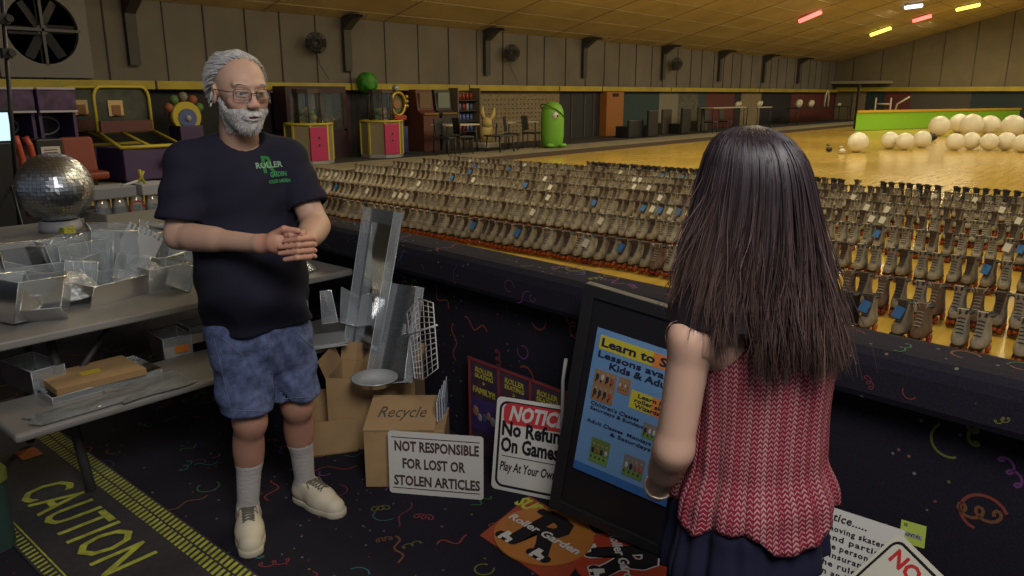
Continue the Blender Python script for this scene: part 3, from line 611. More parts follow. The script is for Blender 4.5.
for px,lab in ((883,'white H shaped chair frame behind the lime barrier'),(901,'white slanted chair frame behind the lime barrier')):
    p=PX(px,104,47.5); t=MB()
    if px==883: t.cyl((0,-.4,0),(0,-.4,1.45),.05,6); t.cyl((0,.4,0),(0,.4,1.45),.05,6); t.cyl((0,-.4,1.1),(0,.4,1.1),.05,6)
    else: t.tube([(0,.4,0),(0,.2,1.1),(0,-.4,1.5)],.05,6)
    tag(t.build('chair_frame',[WI],loc=(p[0],p[1],0)),lab,'chair')
mb=MB(); a=PX(825,83,49.2); mb.box((0,0,.08),(.6,4.2,.16)); tag(mb.build('wall_shelf',[mat('shelf_pale',(.30,.27,.18),.6)],loc=(49.55,PX(851,84,49)[1],2.25)),'pale ledge on the end wall above the yellow beam','shelf')
# ---------------- arcade machines at the left
def cabinet(px,Y,W,lab):
    p=place(px,160,Y); t=thing('ticket_game',lab,'arcade machine',p,math.radians(4),'pair of purple arcade games'); H=1.66
    mb=MB(); mb.box((0,.35,.8),(W,.1,1.6)); mb.box((-W/2+.03,.05,.8),(.05,.7,1.6)); mb.box((W/2-.03,.05,.8),(.05,.7,1.6)); mb.box((0,-.1,.28),(W,.9,.56)); mb.build('cabinet',[PUR],t)
    mb=MB(); mb.box((0,-.12,H-.22),(W,.5,.34)); mb.build('marquee',[mat('marquee_purple',(.055,.028,.085),.4,var=.5,scale=6)],t,bevel=.01)
    mb=MB(); mb.box((0,-.38,H-.04),(W,.03,.035)); mb.box((0,-.38,H-.41),(W,.03,.035)); mb.build('light_strip',[mat('strip_lilac',(.35,.33,.42),.5)],t)
    mb=MB(); mb.box((0,.28,1.05),(W*.85,.03,.55)); mb.build('screen',[mat('scr_dark',(.015,.012,.03),.3)],t)
    mb=MB(); mb.tube([(.24*math.cos(q),.25,1.0+.15*math.sin(q)) for q in [k*math.pi/10 for k in range(21)]],.018,5); mb.build('ring_target',[SILV],t)
    mb=MB(); mb.box((0,-.3,.62),(W*.9,.5,.06),0,R=rx(.25)); mb.build('control_deck',[mat('deck_dark',(.03,.02,.03),.5)],t)
cabinet(14,14.6,.60,'purple arcade game at the far left, left of a matching one'); cabinet(56,14.6,.60,'purple arcade game just left of the yellow framed hoop games')
for i,pts in enumerate(([(15,136),(18,145),(22,158),(24,175)],[(25,137),(30,146),(33,158),(34,175)])):
    Q=[PY(x,y,12.0) for x,y in pts]; g=Q[-1]*np.array([1,1,0]); mb=MB(); mb.tube([q-g for q in Q]+[(0,0,0)],.045,8); tag(mb.build('seat_rail',[REDO],loc=tuple(g)),['curved orange rail, left one of two beside the mirror ball','curved orange rail, right one of two beside the mirror ball'][i],'rail','curved orange rails')
p=PY(82,165,13.0); t=thing('racing_seat','orange red bucket seat of an arcade game behind the mirror ball','seat',(p[0],p[1],0))
mb=MB(); mb.box((0,.1,.70),(.50,.12,.60),0,R=rx(-.15)); mb.build('backrest',[mat('seat_red',(.15,.022,.010),.6)],t,bevel=.05); mb=MB(); mb.box((0,-.15,.42),(.5,.5,.12)); mb.build('seat',[mat('seat_red',(.15,.022,.010),.6)],t,bevel=.04); mb=MB(); mb.box((0,0,.18),(.3,.3,.36)); mb.build('pedestal',[BL],t)
p=PY(49,165,12.9); t=thing('control_box','black box with a white notice between the orange rails and seat','box',(p[0],p[1],0)); mb=MB(); mb.box((0,0,.5),(.36,.3,1.0)); mb.build('box',[BL],t,bevel=.02)
mb=MB(); mb.box((0,-.16,.78),(.26,.008,.22)); mb.build('notice',[mat('paper',(.42,.40,.38),.8)],t); mb=MB()
for k in range(4): mb.box((0,-.165,.72+.04*k),(.18,.004,.012))
mb.build('notice_print',[BL],t)
def hoop(px,Y,lab,s=1.):
    p=place(px,165,Y); t=thing('hoop_game',lab,'arcade machine',p,math.radians(6),'yellow framed hoop games'); W=.98*s
    def arch(x0,y0,zb,zt): return [(-W/2,y0,zb)]+[(-W/2+ (W*.14)*(1-math.cos(a)),y0,zt-.22+.22*math.sin(a)) for a in [k*math.pi/12 for k in range(7)]]+[(W/2-(W*.14)*(1-math.cos(a)),y0,zt-.22+.22*math.sin(a)) for a in [k*math.pi/12 for k in range(6,-1,-1)]]+[(W/2,y0,zb)]
    mb=MB(); mb.tube(arch(0,.2,.85,1.66),.03,6); mb.tube([(-W/2,.2,.86),(-W/2-.02,-.55,.62),(W/2+.05,-.6,.62),(W/2,.2,.86)],.035,6); mb.tube([(-W/2,.2,.86),(W/2,.2,.86)],.03,6); mb.tube([(-.1,.2,.85),(-.02,-.58,.63)],.025,6); mb.build('frame',[YF],t)
    mb=MB(); mb.box((0,.26,1.25),(W*.97,.04,.78)); mb.build('backboard',[mat('board_dark',(.022,.03,.02),.5,var=.5,scale=4)],t)
    mb=MB()
    for sx in (-.12,): mb.box((sx*s,.225,1.28),(.26*s,.02,.28)); 
    mb.build('target_square',[mat('target_glow',(.42,.30,.16),.6)],t)
    mb=MB()
    for sx in (-.12,): mb.box((sx*s,.21,1.25),(.15*s,.02,.17)); mb.tube([(sx*s+.09*math.cos(q),.12+.09*math.sin(q),1.15) for q in [k*math.pi/8 for k in range(17)]],.012,5)
    mb.build('hoops',[mat('hoop_brown',(.16,.07,.02),.6)],t)
    mb=MB(); mb.box((0,.16,.96),(W*.95,.08,.2)); mb.build('score_panel',[mat('score_red',(.08,.02,.02),.5)],t)
    mb=MB(); mb.box((0,-.1,.32),(W,.9,.58)); mb.build('base',[PUR],t,bevel=.02)
    mb=MB(); mb.ball((.25,-.66,.34),.13,10,0,(1,.1,.8)); mb.build('emblem',[mat('emblem_orange',(.38,.17,.05),.6)],t)
hoop(101,15.7,'yellow framed hoop game partly hidden behind a matching one',1.); hoop(136,14.5,'yellow arched hoop game with a square target, in front',1.05)
p=place(190,165,15.6); t=thing('jester_game','yellow round topped arcade game with coloured crest at the man shoulder','arcade machine',p)
mb=MB(); mb.box((0,0,.45),(.5,.5,.9)); mb.build('body',[PUR],t,bevel=.02); mb=MB(); mb.cyl((0,-.1,1.08),(0,.1,1.08),.30,22); mb.build('disc',[YF],t)
mb=MB(); mb.cyl((0,-.13,1.05),(0,-.1,1.05),.19,18); mb.ball((0,-.13,1.05),.07,8,1); mb.build('face_plate',[mat('blue_plate',(.06,.09,.25),.5),mat('pale_plate',(.3,.3,.28),.5)],t)
mb=MB()
for k in range(5): a=math.pi*(.1+.2*k); mb.ball((.34*math.cos(a),0,1.16+.32*math.sin(a)),.10,8,k%3)
mb.build('crest',[mat('crest_green',(.08,.16,.05),.6),mat('crest_red',(.25,.08,.04),.6),mat('crest_grey',(.18,.17,.13),.6)],t)
# speaker stand and glowing screen at the left edge
t=thing('light_stand','black pole with clamps at the left edge of the photo','stand',tuple(Pz(22,250,0)*np.array([1,1,0])))
b0=Pz(22,250,0); tp=PF(2,0,(b0@fw)); mid=tp-np.array([b0[0],b0[1],0])
mb=MB(); mb.tube([(0,0,.05),tuple(mid*1.0)],.022,8); mb.build('pole',[BL],t)
for k in range(3): a=k*2.09+.4; mb=MB(); mb.tube([(0,0,.7),(.45*math.cos(a),.45*math.sin(a),.02)],.014,6); mb.build('leg',[BL],t)
for k,zz in enumerate((.80,.93)):
    mb=MB(); q=mid*zz; mb.box(tuple(q),(.09,.09,.10)); mb.cyl(tuple(q+np.array([.03,-.1,0])),tuple(q+np.array([.03,-.03,0])),.035,10); mb.build('clamp',[STEEL],t)
p=PY(-7,127,11.0); t=thing('lit_screen','small glowing pale blue screen at the left edge','screen',(p[0],p[1],0)); mb=MB(); mb.box((0,.03,p[2]),(.42,.04,.40)); mb.build('housing',[BL],t); mb=MB(); mb.box((0,.005,p[2]),(.36,.012,.34)); mb.build('display',[mat('display',(.5,.7,.8),.5,emit=(.6,.85,1.),es=.9)],t)
mb=MB(); mb.box((0,.05,(p[2]-.2)/2),(.35,.3,p[2]-.2)); mb.build('pedestal',[BL],t)
# ================================================================== TABLES WITH BENCHES
LAM=mat('laminate_grey',(.19,.18,.17),.5,var=.1,scale=5); LED=mat('laminate_edge',(.13,.125,.12),.5)
def cafe_table(x0,x1,ye,depth,lab,g,benches=(True,False),bx=(0,0),inset=.28):
    L=x1-x0; t=thing('cafeteria_table',lab,'table',((x0+x1)/2,ye+depth/2,0),0,g)
    mb=MB(); mb.box((0,0,.725),(L,depth,.035)); mb.build('tabletop',[LAM],t,bevel=.008)
    for s,on in ((-1,benches[0]),(1,benches[1])):
        if not on: continue
        b0=-L/2+bx[0]; b1=L/2+bx[1]; mb=MB(); mb.box(((b0+b1)/2,s*(depth/2+.02),.435),(b1-b0,.40,.035)); mb.build('bench',[LAM],t,bevel=.012)
    for sx in (-1,1):
        for s in (-1,1):
            x=sx*(L/2-(inset if sx<0 else .28)); mb=MB(); mb.tube([(x,s*.12,.70),(x,s*.22,.42),(x,s*(depth/2-.02),.025)],.021,8); mb.build('leg',[STEEL],t)
        q=L/2-(inset if sx<0 else .28); mb=MB(); mb.tube([(sx*q,-depth/2-.15,.41),(sx*q,depth/2-.05,.41)],.018,6); mb.tube([(sx*q,-.2,.41),(sx*(q-.3),-.12,.70)],.014,6); mb.build('brace',[STEEL],t)
cafe_table(.35,2.46,3.23,.76,'grey folding table with bench, front one heaped with clear plastic bins','grey bench tables',bx=(.40,-.02),inset=.70)
cafe_table(.9,3.0,5.42,.76,'grey folding table with bench, back one carrying the mirror ball','grey bench tables')
# ---------------- clear plastic
CL=plastic_mat('clear_acrylic',body=.11,gl=.03,rough=.12); CLE=plastic_mat('acrylic_edge',(.85,.92,.95),body=.40,gl=.12,rough=.15); CLB=plastic_mat('crinkled_plastic',(.8,.86,.9),body=.22,gl=.10,rough=.2,crinkle=.9)
LABW=mat('label_white',(.55,.55,.53),.6)
def bin_thing(loc,w,d,h,rzz,lab,g,tilt=(0,0),kind='open',slant=.0,cat='bin',name='plastic_bin',back=0.,lift=None):
    R=rz(rzz)@rx(tilt[0])@ry(tilt[1]); M=np.eye(4); M[:3,:3]=R; 
    c=np.array([[sx*w/2,sy*d/2,z] for sx in(-1,1) for sy in (-1,1) for z in (0,h)])@R.T; M[:3,3]=np.array([loc[0],loc[1],loc[2]-c[:,2].min()+.001])
    t=thing(name,lab,cat,group=g,mtx=M); th=.003; mb=MB(); e=MB(); hb=h+back; er=.0022
    f=-d/2-slant   # top of the front leans outward by slant
    def pane(a,b,c_,d_):
        a,b,c_,d_=[np.array(q,float) for q in (a,b,c_,d_)]; nn=nrm(np.cross(b-a,d_-a))*th
        mb.add([a,b,c_,d_,a+nn,b+nn,c_+nn,d_+nn],[(0,1,2,3),(7,6,5,4),(0,4,5,1),(1,5,6,2),(2,6,7,3),(3,7,4,0)])
    A=(-w/2,-d/2,0);B=(w/2,-d/2,0);Cc=(w/2,d/2,0);D=(-w/2,d/2,0); A1=(-w/2,f,h);B1=(w/2,f,h);C1=(w/2,d/2,hb);D1=(-w/2,d/2,hb)
    pane(A,B,B1,A1); pane(B,Cc,C1,B1); pane(Cc,D,D1,C1); pane(D,A,A1,D1); pane(A,D,Cc,B)
    if kind=='divided': pane((0,-d/2,0),(0,d/2,0),(0,d/2,h*.9),(0,f,h*.9))
    mb.build('walls',[CL],t)
    for q in ([A1,B1,C1,D1,A1],[A,A1],[B,B1],[Cc,C1],[D,D1],[A,B,Cc,D,A]): e.tube(q,er,4)
    e.build('edges',[CLE],t)
    return t
TG='clear plastic bins heaped on the front table'
def on(px,py,z=.743): p=Pz(px,py,z); return (p[0],min(p[1],3.86),z)
bins=[((22,318),.20,.20,.17,.3,(0,.08),'open',.05,0,'clear bin at the very left end of the heap, nearest the camera'),
 ((12,283),.26,.20,.17,-.2,(.1,0),'open',.0,.06,'clear low bin at the left edge behind the nearest one'),
 ((58,282),.22,.20,.24,.15,(0,0),'divided',.0,0,'tall divided clear bin below the mirror ball, upright'),
 ((52,316),.14,.16,.12,-.5,(.5,0),'open',.06,0,'small clear bin tipped forward in front of the tall divided one'),
 ((104,298),.28,.20,.10,.25,(0,0),'open',.05,0,'wide shallow clear tray in the middle of the table front'),
 ((96,278),.16,.16,.25,.5,(0,.12),'open',.0,0,'tall narrow clear bin leaning right in the middle of the heap'),
 ((118,264),.20,.12,.20,-.35,(-.15,.25),'open',.0,.04,'clear brochure holder tilted left of the comb rack'),
 ((160,287),.22,.17,.12,.1,(0,0),'open',.04,0,'low clear bin near the man right arm side'),
 ((154,264),.17,.15,.19,.9,(.35,0),'open',.0,0,'clear bin lying tilted between comb rack and man'),
 ((180,275),.15,.15,.16,-.4,(0,.3),'divided',.0,0,'small divided clear bin just beside the man elbow'),
 ((84,262),.22,.12,.15,-.1,(0,0),'open',.0,.07,'clear bin at the back of the heap with raised back'),
 ((34,264),.20,.16,.17,.4,(0,-.1),'open',.0,0,'clear bin at the back left under the table with the ball'),
 ((2,300),.16,.16,.14,.7,(.2,.1),'open',.03,0,'clear bin cut by the left edge of the photo'),
 ((132,290),.15,.12,.13,.8,(.2,.35),'open',.03,0,'small clear bin tipped on its side before the comb rack'),
 ((70,268),.20,.16,.27,-.25,(.1,.1),'open',.0,0,'tallest clear bin at the back of the heap, right below the ball stand'),
 ((18,268),.18,.16,.23,.2,(-.1,-.18),'divided',.0,0,'clear divided bin leaning left at the back left corner'),
 ((140,272),.16,.14,.22,.25,(.1,-.2),'open',.0,0,'clear bin leaning left just behind the comb rack foot'),
 ((186,288),.14,.14,.13,.5,(.25,0),'open',.02,0,'little clear bin at the heap end touching the man shirt'),
 ((78,300),.13,.13,.15,-.2,(-.2,.2),'open',.02,0,'small clear bin leaning left between two trays')]
for (px,py),w,d,h,a,tl,kd,sl,bk_,lab in bins: bin_thing(on(px,py),w,d,h,a,lab,TG,tl,kd,sl,back=bk_)
def sheet(name,lab,cat,loc,w,h,R,m,g=None,rel=.0,seed=0,extra=None):   # crumpled bag-like film with thickness
    rr=np.random.default_rng(seed); nx,ny=14,12; M=np.eye(4); M[:3,:3]=R; M[:3,3]=loc; mb=MB(); V=[]
    ph=rr.uniform(0,6,8)
    def H(u,v,s): b=(math.sin(math.pi*u)*math.sin(math.pi*v))**.6; return s*rel*b*(1+.25*math.sin(7*u+ph[0]+3*v)+.2*math.sin(11*v+ph[1]-4*u)+.15*math.sin(19*u+ph[2]))
    for s in (1,-.05):
        for i in range(nx+1):
            for j in range(ny+1): u,v=i/nx,j/ny; V.append(((u-.5)*w*(1+.04*math.sin(9*v+ph[3])),(v-.5)*h*(1+.05*math.sin(8*u+ph[4])),H(u,v,s)+(.002 if s>0 else 0)))
    n=(nx+1)*(ny+1); Fc=[]
    for s in (0,1):
        for i in range(nx):
            for j in range(ny):
                a=s*n+i*(ny+1)+j; q=(a,a+ny+1,a+ny+2,a+1); Fc.append(q if s==0 else q[::-1])
    mb.add(V,Fc,0,True); o=mb.build(name,[m]); o.matrix_world=Matrix(M); return tag(o,lab,cat,g)
sheet('plastic_bag','crumpled clear plastic bag at the front of the table heap','bag',on(72,296,.775),.30,.20,rz(.2),CLB,'clear plastic bags on the table',.09,1)
sheet('plastic_bag','crumpled clear plastic bag lying between tray and man','bag',on(140,282,.775),.26,.20,rz(-.4),CLB,'clear plastic bags on the table',.09,2)
sheet('plastic_bag','crumpled clear bag on the table end right of the man','bag',(2.10,3.45,.750),.34,.34,rz(.3),CLB,'clear plastic bags on the table',.15,5)
bin_thing((2.12,3.76,.743),.24,.16,.14,.2,'clear bin behind the bag at the table end right of the man',TG,(0,.1))
# white comb rack
t=thing('comb_rack','grey white plastic rack with comb teeth standing tilted in the heap','rack',mtx=None)
p=Pz(128,285,.745); M=np.eye(4); M[:3,:3]=rz(-.55)@ry(.50)@rx(-.12); M[:3,3]=p+np.array([-.02,.0,.03]); t.matrix_world=Matrix(M)
mb=MB(); mb.box((0,0,.12),(.17,.006,.24)); mb.build('panel',[mat('rack_white',(.42,.42,.42),.5)],t)
for k in range(8): mb=MB(); mb.box((-.077+.022*k,0,.256),(.011,.006,.034)); mb.build('tooth',[mat('rack_white',(.42,.42,.42),.5)],t)
mb=MB(); mb.box((0,.03,.02),(.17,.06,.006)); mb.build('foot',[mat('rack_white',(.42,.42,.42),.5)],t)
for i,(px,py,a) in enumerate([(47,228,.1),(166,262,.3),(180,293,-.2)]):
    p=on(px,py); 
# bench goods
zb=.4545
t=thing('cardboard_slab','thick tan cardboard panel with a yellow note on the bench','panel',mtx=frame(Pz(94,371,zb+.055),Pz(142,376,zb)-Pz(55,396,zb),np.cross([0,0,1.],Pz(142,376,zb)-Pz(55,396,zb))))
CARD=mat('cardboard',(.34,.215,.10),.85,var=.1,scale=6,bump=.1,bscale=30); CARDD=mat('cardboard_edge',(.25,.15,.065),.9); CARDI=mat('cardboard_inside',(.30,.19,.09),.9)
mb=MB(); mb.prism([(-.17,-.13),(.175,-.115),(.15,.14),(-.19,.10)],-.028,0,0,1); mb.build('board',[CARD,CARDD],t)
mb=MB(); mb.quad((-.052,-.035,.0015),(.025,-.03,.0015),(.022,.022,.0015),(-.055,.018,.0015)); mb.quad((-.052,-.035,.0008),(-.055,.018,.0008),(.022,.022,.0008),(.025,-.03,.0008)); mb.build('sticky_note',[mat('note_yellow',(.55,.42,.03),.7)],t)
def shallow(loc,w,d,h,a,lab,g='clear trays on the bench'):
    return bin_thing(loc,w,d,h,a,lab,g,(0,0),'open',0,name='plastic_tray',cat='tray')
M0=Pz(94,380,zb); shallow((M0[0],M0[1]-.03,zb),.44,.26,.028,.02,'crinkled clear tray under the tan cardboard panel')
o=sheet('plastic_film','crinkled clear film hanging over the bench edge below the cardboard','film',tuple(Pz(100,402,zb+.003)),.50,.14,rz(.03),CLB,None,.012,9)
bin_thing(tuple(Pz(36,384,zb)),.13,.26,.10,.12,'long clear bin at the left end of the bench','clear bins on the bench')
tb=bin_thing(tuple(Pz(172,352,zb)),.13,.17,.095,-.08,'clear bin with an orange label on the bench by the man','clear bins on the bench')
mb=MB(); mb.box((.015,-.092,.035),(.062,.003,.034)); mb.build('orange_label',[mat('label_orange',(.62,.20,.02),.6)],tb)
bin_thing(tuple(Pz(197,338,zb)),.12,.15,.08,-.1,'clear bin behind the orange labelled bin, touching the man shorts','clear bins on the bench')
sheet('plastic_film','flat clear film spread on the bench right of the cardboard','film',tuple(Pz(150,386,zb+.004)),.30,.22,rz(.0),CLB,None,.008,12)
for i,(px,py,a) in enumerate([(66,375,.2),(74,365,-.3)]): 
    p=Pz(px,py-14,zb); mb=MB(); mb.box((0,0,.08),(.006,.07,.16),0,R=ry(.25)); tag(mb.build('cardboard_scrap',[CARDD],loc=(p[0],p[1]+.12,zb-.012)),['tan cardboard scrap standing behind the panel, left one','tan cardboard scrap standing behind the panel, right one'][i],'cardboard') if i==0 else None
# bench right of the man
def panel(name,lab,pts,g,th=.004,m=None,cat='panel'):
    P=[np.array(q,float) for q in pts]; n=nrm(np.cross(P[1]-P[0],P[-1]-P[0]))*th; k=len(P); o0=P[0]; mb=MB()
    mb.add([q-o0 for q in P]+[q-o0+n for q in P],[tuple(range(k))[::-1],tuple(range(k,2*k))]+[(i,(i+1)%k,k+(i+1)%k,k+i) for i in range(k)])
    e=MB(); e.tube([q-o0+n/2 for q in P]+[P[0]-o0+n/2],.0028,4)
    t=thing(name,lab,cat,tuple(o0),0,g); mb.build('pane',[m or CL],t); e.build('edges',[CLE],t); return t
GP='clear acrylic panels right of the man'
panel('acrylic_panel','clear triangular acrylic panel leaning on the bench between man and rack',[PY(340,322,3.0),PY(372,330,2.95),PY(376,304,3.0),PY(341,287,3.02)],GP)
panel('acrylic_panel','clear acrylic panel leaning just beside the man hip',[PY(322,324,3.02),PY(338,322,3.0),PY(331,290,3.05),PY(320,291,3.05)],GP)
panel('acrylic_panel','thick greyish panel lying flat on the bench end near the man',[Pz(312,350,zb+.004),Pz(348,345,zb+.004),Pz(345,334,zb+.004),Pz(314,338,zb+.004)],GP,th=.018,m=plastic_mat('frosted_panel',(.8,.85,.88),.45,.1))
# ---------------- mirror ball and things on the back table
zt=.743
pb=PY(55,187,5.70); R0=.235
t=thing('mirror_ball','large silver mirror ball resting on the back table','mirror ball',(pb[0],pb[1],zt))
mb=MB(); n1,n2=30,56; rr=random.Random(2)
for i in range(1,n1):
    a0=math.pi*i/n1; a1=math.pi*(i+1)/n1
    if i==n1-1: break
    for k in range(n2):
        q0=2*math.pi*(k+.04)/n2; q1=2*math.pi*(k+.96)/n2; r=R0; e=[rr.uniform(-.0016,.0016) for _ in range(4)]
        V=[]
        for (a,q),ee in zip(((a0+.004,q0),(a1-.004,q0),(a1-.004,q1),(a0+.004,q1)),e): V.append(((r+ee)*math.sin(a)*math.cos(q),(r+ee)*math.sin(a)*math.sin(q),(r+ee)*math.cos(a)))
        mb.add([(x,y,z+R0*1.02+.05) for x,y,z in V],[(0,1,2,3)])
mb.build('mirror_tiles',[mat('mirror',(.50,.53,.58),.34,1.)],t)
mb=MB(); mb.ball((0,0,R0*1.02+.05),R0*.985,32); mb.build('core',[mat('ball_core',(.16,.16,.17),.4,.5)],t)
mb=MB(); mb.lathe((0,0,0),[(.12,0),(.13,.0),(.135,.03),(.12,.075),(.10,.075),(.11,.03),(.11,0)],24); mb.build('ring_stand',[mat('ring_white',(.30,.31,.33),.5)],t)
def tbox(px,py,Y,w,d,h,a,name,lab,cat,m,z=zt,g=None,bev=.004): p=PY(px,py,Y); o=MB().box((0,0,h/2),(w,d,h)).build(name,[m],bevel=bev,loc=(p[0],p[1],z)); o.rotation_euler=(0,0,a); return tag(o,lab,cat,g)
tbox(65,212,5.46,.085,.05,.055,.2,'yellow_box','small yellow printed box at the foot of the mirror ball','box',mat('box_yellow',(.36,.36,.04),.6,var=.5,scale=60))
t=thing('parts_tray','shallow beige tray full of small parts right of the mirror ball','tray',tuple(PY(131,205,5.75)*np.array([1,1,0])+np.array([0,0,zt])),.05)
mb=MB(); mb.box((0,0,.006),(.52,.34,.012)); 
for a in ((0,-.17,.045,.52,.012,.09),(0,.17,.045,.52,.012,.09),(-.26,0,.045,.012,.34,.09),(.26,0,.045,.012,.34,.09)): mb.box(a[:3],a[3:])
mb.build('tray_body',[mat('tray_beige',(.26,.24,.20),.6)],t)
cl2=plastic_mat('jar_clear',(.7,.75,.8),.25,.2)
for k in range(4):
    j=MB(); j.lathe((-.19+.12*k,.02,.013),[(.001,0),(.05,0),(.055,.03),(.05,.16),(.045,.17)],14); jj=tag(j.build('plastic_jar',[cl2]),['clear jar at the left end of the beige tray','clear jar second from left in the beige tray','clear jar with a red wire in the beige tray','clear jar at the right end of the beige tray'][k],'jar','clear jars in the beige tray'); c,s=math.cos(.05),math.sin(.05); jj.location=t.location
mb=MB(); mb.tube([(.02+.05*math.cos(q),-.06,.10+.05*math.sin(q)) for q in [k*.4 for k in range(13)]],.006,6); o=tag(mb.build('red_wire',[mat('wire_red',(.45,.03,.02),.5)]),'loop of red wire hanging over the beige tray jars','wire'); o.location=t.location
t2=t.location
for k,(dx,w,lab) in enumerate([(-.14,.30,'grey lid box resting on the left jars beside the mirror ball'),(.16,.22,'smaller pale grey lid box on the right jars near the man')]):
    o=MB().box((0,0,.04),(w,.24,.08)).build('lid_box',[mat('lid_grey',(.22,.22,.23),.5) if k==0 else mat('lid_pale',(.32,.32,.33),.5)],bevel=.008,loc=(t2[0]+dx,t2[1]+.02,zt+.186)); tag(o,lab,'box','grey boxes on the jars')
t=thing('yellow_clamp','yellow spring clamp with a pale handle on the grey lid box','clamp',(t2[0]+.06,t2[1]-.02,zt+.268)); mb=MB(); mb.tube([(.0,0,.01),(.03,0,.05),(.02,0,.10)],.012,6); mb.tube([(.05,0,.0),(.03,0,.05),(.05,0,.09)],.010,6); mb.build('jaws',[YF],t); mb=MB(); mb.tube([(0,0,.02),(-.12,-.03,.0)],.010,6); mb.build('handle',[LABW],t)
# ================================================================== FLOOR RUNNER
RUN=mat('runner_black',(.022,.020,.024),.75,var=.2,scale=30); CY=mat('caution_yellow',(.30,.32,.04),.7,var=.25,scale=30)
xa,xb,ya,yb=.70,1.20,1.2,4.7
t=thing('floor_runner','black floor runner reading CAUTION with yellow hazard stripes','mat',((xa+xb)/2,(ya+yb)/2,0))
W=xb-xa; L=yb-ya; mb=MB(); mb.box((0,0,.003),(W,L,.005)); mb.build('runner',[RUN],t)
mb=MB(); zz=.0062
def bar(x0,x1,y,dy,sh): mb.add([(x0,y,zz),(x1,y+sh,zz),(x1,y+sh+dy,zz),(x0,y+dy,zz)],[(0,1,2,3)])
y=-L/2+.02
while y<L/2-.08: bar(W/2-.105,W/2-.060,y,.016,.018); bar(W/2-.052,W/2-.008,y+.006,.016,.018); bar(-W/2+.008,-W/2+.045,y,.012,.012); y+=.030
mb.add([(-W/2+.052,-L/2,zz),(-W/2+.058,-L/2,zz),(-W/2+.058,L/2,zz),(-W/2+.052,L/2,zz)],[(0,1,2,3)])
mb.build('hazard_stripes',[CY],t)
for cx_,cy_ in ((0,0),):
    p1=Pz(33,492); p2=Pz(112,574); yc=(p1[1]+p2[1])/2; Lw=abs(p1[1]-p2[1])+.02
    mb=MB(); text(mb,'CAUTION',0,0,.30,ext=.0006,spacing=1.08,bold=.006,w=Lw); v=np.array(mb.v); hh=v[:,1].max()-v[:,1].min(); v[:,1]*=.20/hh
    mb.v=[(b-.028,-a+(yc-(ya+yb)/2),zz+.0006+c) for a,b,c in v.tolist()]; mb.build('lettering',[CY],t)
p=Pz(29,455); o=MB().box((0,0,.0018),(.085,.12,.0016)).build('floor_sticker',[mat('sticker_orange',(.42,.11,.02),.7)],loc=(p[0],p[1],.006)); tag(o,'small orange sticker on the black runner by the table leg','sticker')
# dark green bin bottom left
p=Pz(0,530); t=thing('storage_bin','dark green fabric bin with a yellow green rim at the left edge','bin',(p[0]-.14,p[1]+.03,0),.05)
mb=MB(); mb.prism(rrect(.30,.42,.05),0,.30); mb.build('body',[mat('green_fabric',(.012,.035,.03),.9)],t); mb=MB(); ring(mb,rrect(.312,.432,.05),rrect(.26,.38,.04),.27,.31); mb.build('rim',[mat('rim_lime',(.12,.14,.02),.7)],t)
# ================================================================== CARDBOARD BOXES
bx0=Pz(366,487); bx1=Pz(450,487); ex=nrm(bx1-bx0); ey=np.cross([0,0,1.],ex); w=.345; 
t=thing('cardboard_box','closed tan cardboard box with Recycle handwritten on top','box',mtx=frame(bx0,ex,ey))
D=.25; Hh=.265
mb=MB(); mb.prism([(0,0),(w,0),(w,D),(0,D)],0,Hh); mb.build('box_body',[CARD],t,bevel=.003)
mb=MB(); mb.box((w*.44,D/2+.01,.0),(w*.88,D+.03,.005)); FM=lambda v:tuple(rx(.16)@np.array([v[0],v[1],v[2]])+np.array([0,0,Hh+.004])); mb.v=[FM(v) for v in mb.v]; mb.build('top_flap',[mat('cardboard_flap',(.40,.26,.125),.85,var=.08,scale=6)],t)
mb=MB(); text(mb,'Recycle',w*.43,D*.52,.125,shear=.25,ext=.0004,bold=-.002,z=.0030,w=.21); mb.v=[FM(v) for v in mb.v]; mb.build('handwriting',[mat('marker_ink',(.08,.06,.05),.8)],t)
for k in range(4): 
    M=frame(bx0+ex*(w*.90+.008*k)+ey*(.05+.03*k),ex,ey); o=MB().box((0,.08,.06),(.004,.15,.09+.01*k),0,R=rx(.1*k)).build('paper_sheet',[mat('paper_blue',(.30,.36,.45),.7) if k%2 else LABW]); M[2,3]=Hh; o.matrix_world=Matrix(M); tag(o,['white sheet poking out of the Recycle box, leftmost','pale blue sheet in the Recycle box beside the leftmost','white sheet poking out of the Recycle box, third','pale blue sheet poking out of the Recycle box, rightmost'][k],'paper','sheets poking out of the Recycle box')
def openbox(name,o,ex,w,d,h,lab,flaps=(.5,.5,.5,.5),fl=.1,g=None):
    ey=np.cross([0,0,1.],ex); t=thing(name,lab,'box',mtx=frame(o,ex,ey),group=g); th=.006; mb=MB()
    mb.box((w/2,d/2,th/2),(w,d,th)); mb.box((w/2,th/2,h/2),(w,th,h)); mb.box((w/2,d-th/2,h/2),(w,th,h)); mb.box((th/2,d/2,h/2),(th,d-2*th,h)); mb.box((w-th/2,d/2,h/2),(th,d-2*th,h)); mb.build('box_body',[CARD],t)
    for k,(a,on_) in enumerate(zip(flaps,(1,1,1,1))):
        if a is None: continue
        F=MB()
        if k==0: F.box((0,-fl/2,0),(w,fl,.004)); R=rx(a); pos=(w/2,0,h)
        elif k==1: F.box((0,fl/2,0),(w,fl,.004)); R=rx(-a); pos=(w/2,d,h)
        elif k==2: F.box((-fl/2,0,0),(fl,d,.004)); R=ry(-a); pos=(0,d/2,h)
        else: F.box((fl/2,0,0),(fl,d,.004)); R=ry(a); pos=(w,d/2,h)
        F.v=[tuple(R@np.array(v)+np.array(pos)) for v in F.v]; F.build('flap',[CARDI],t)
    return t
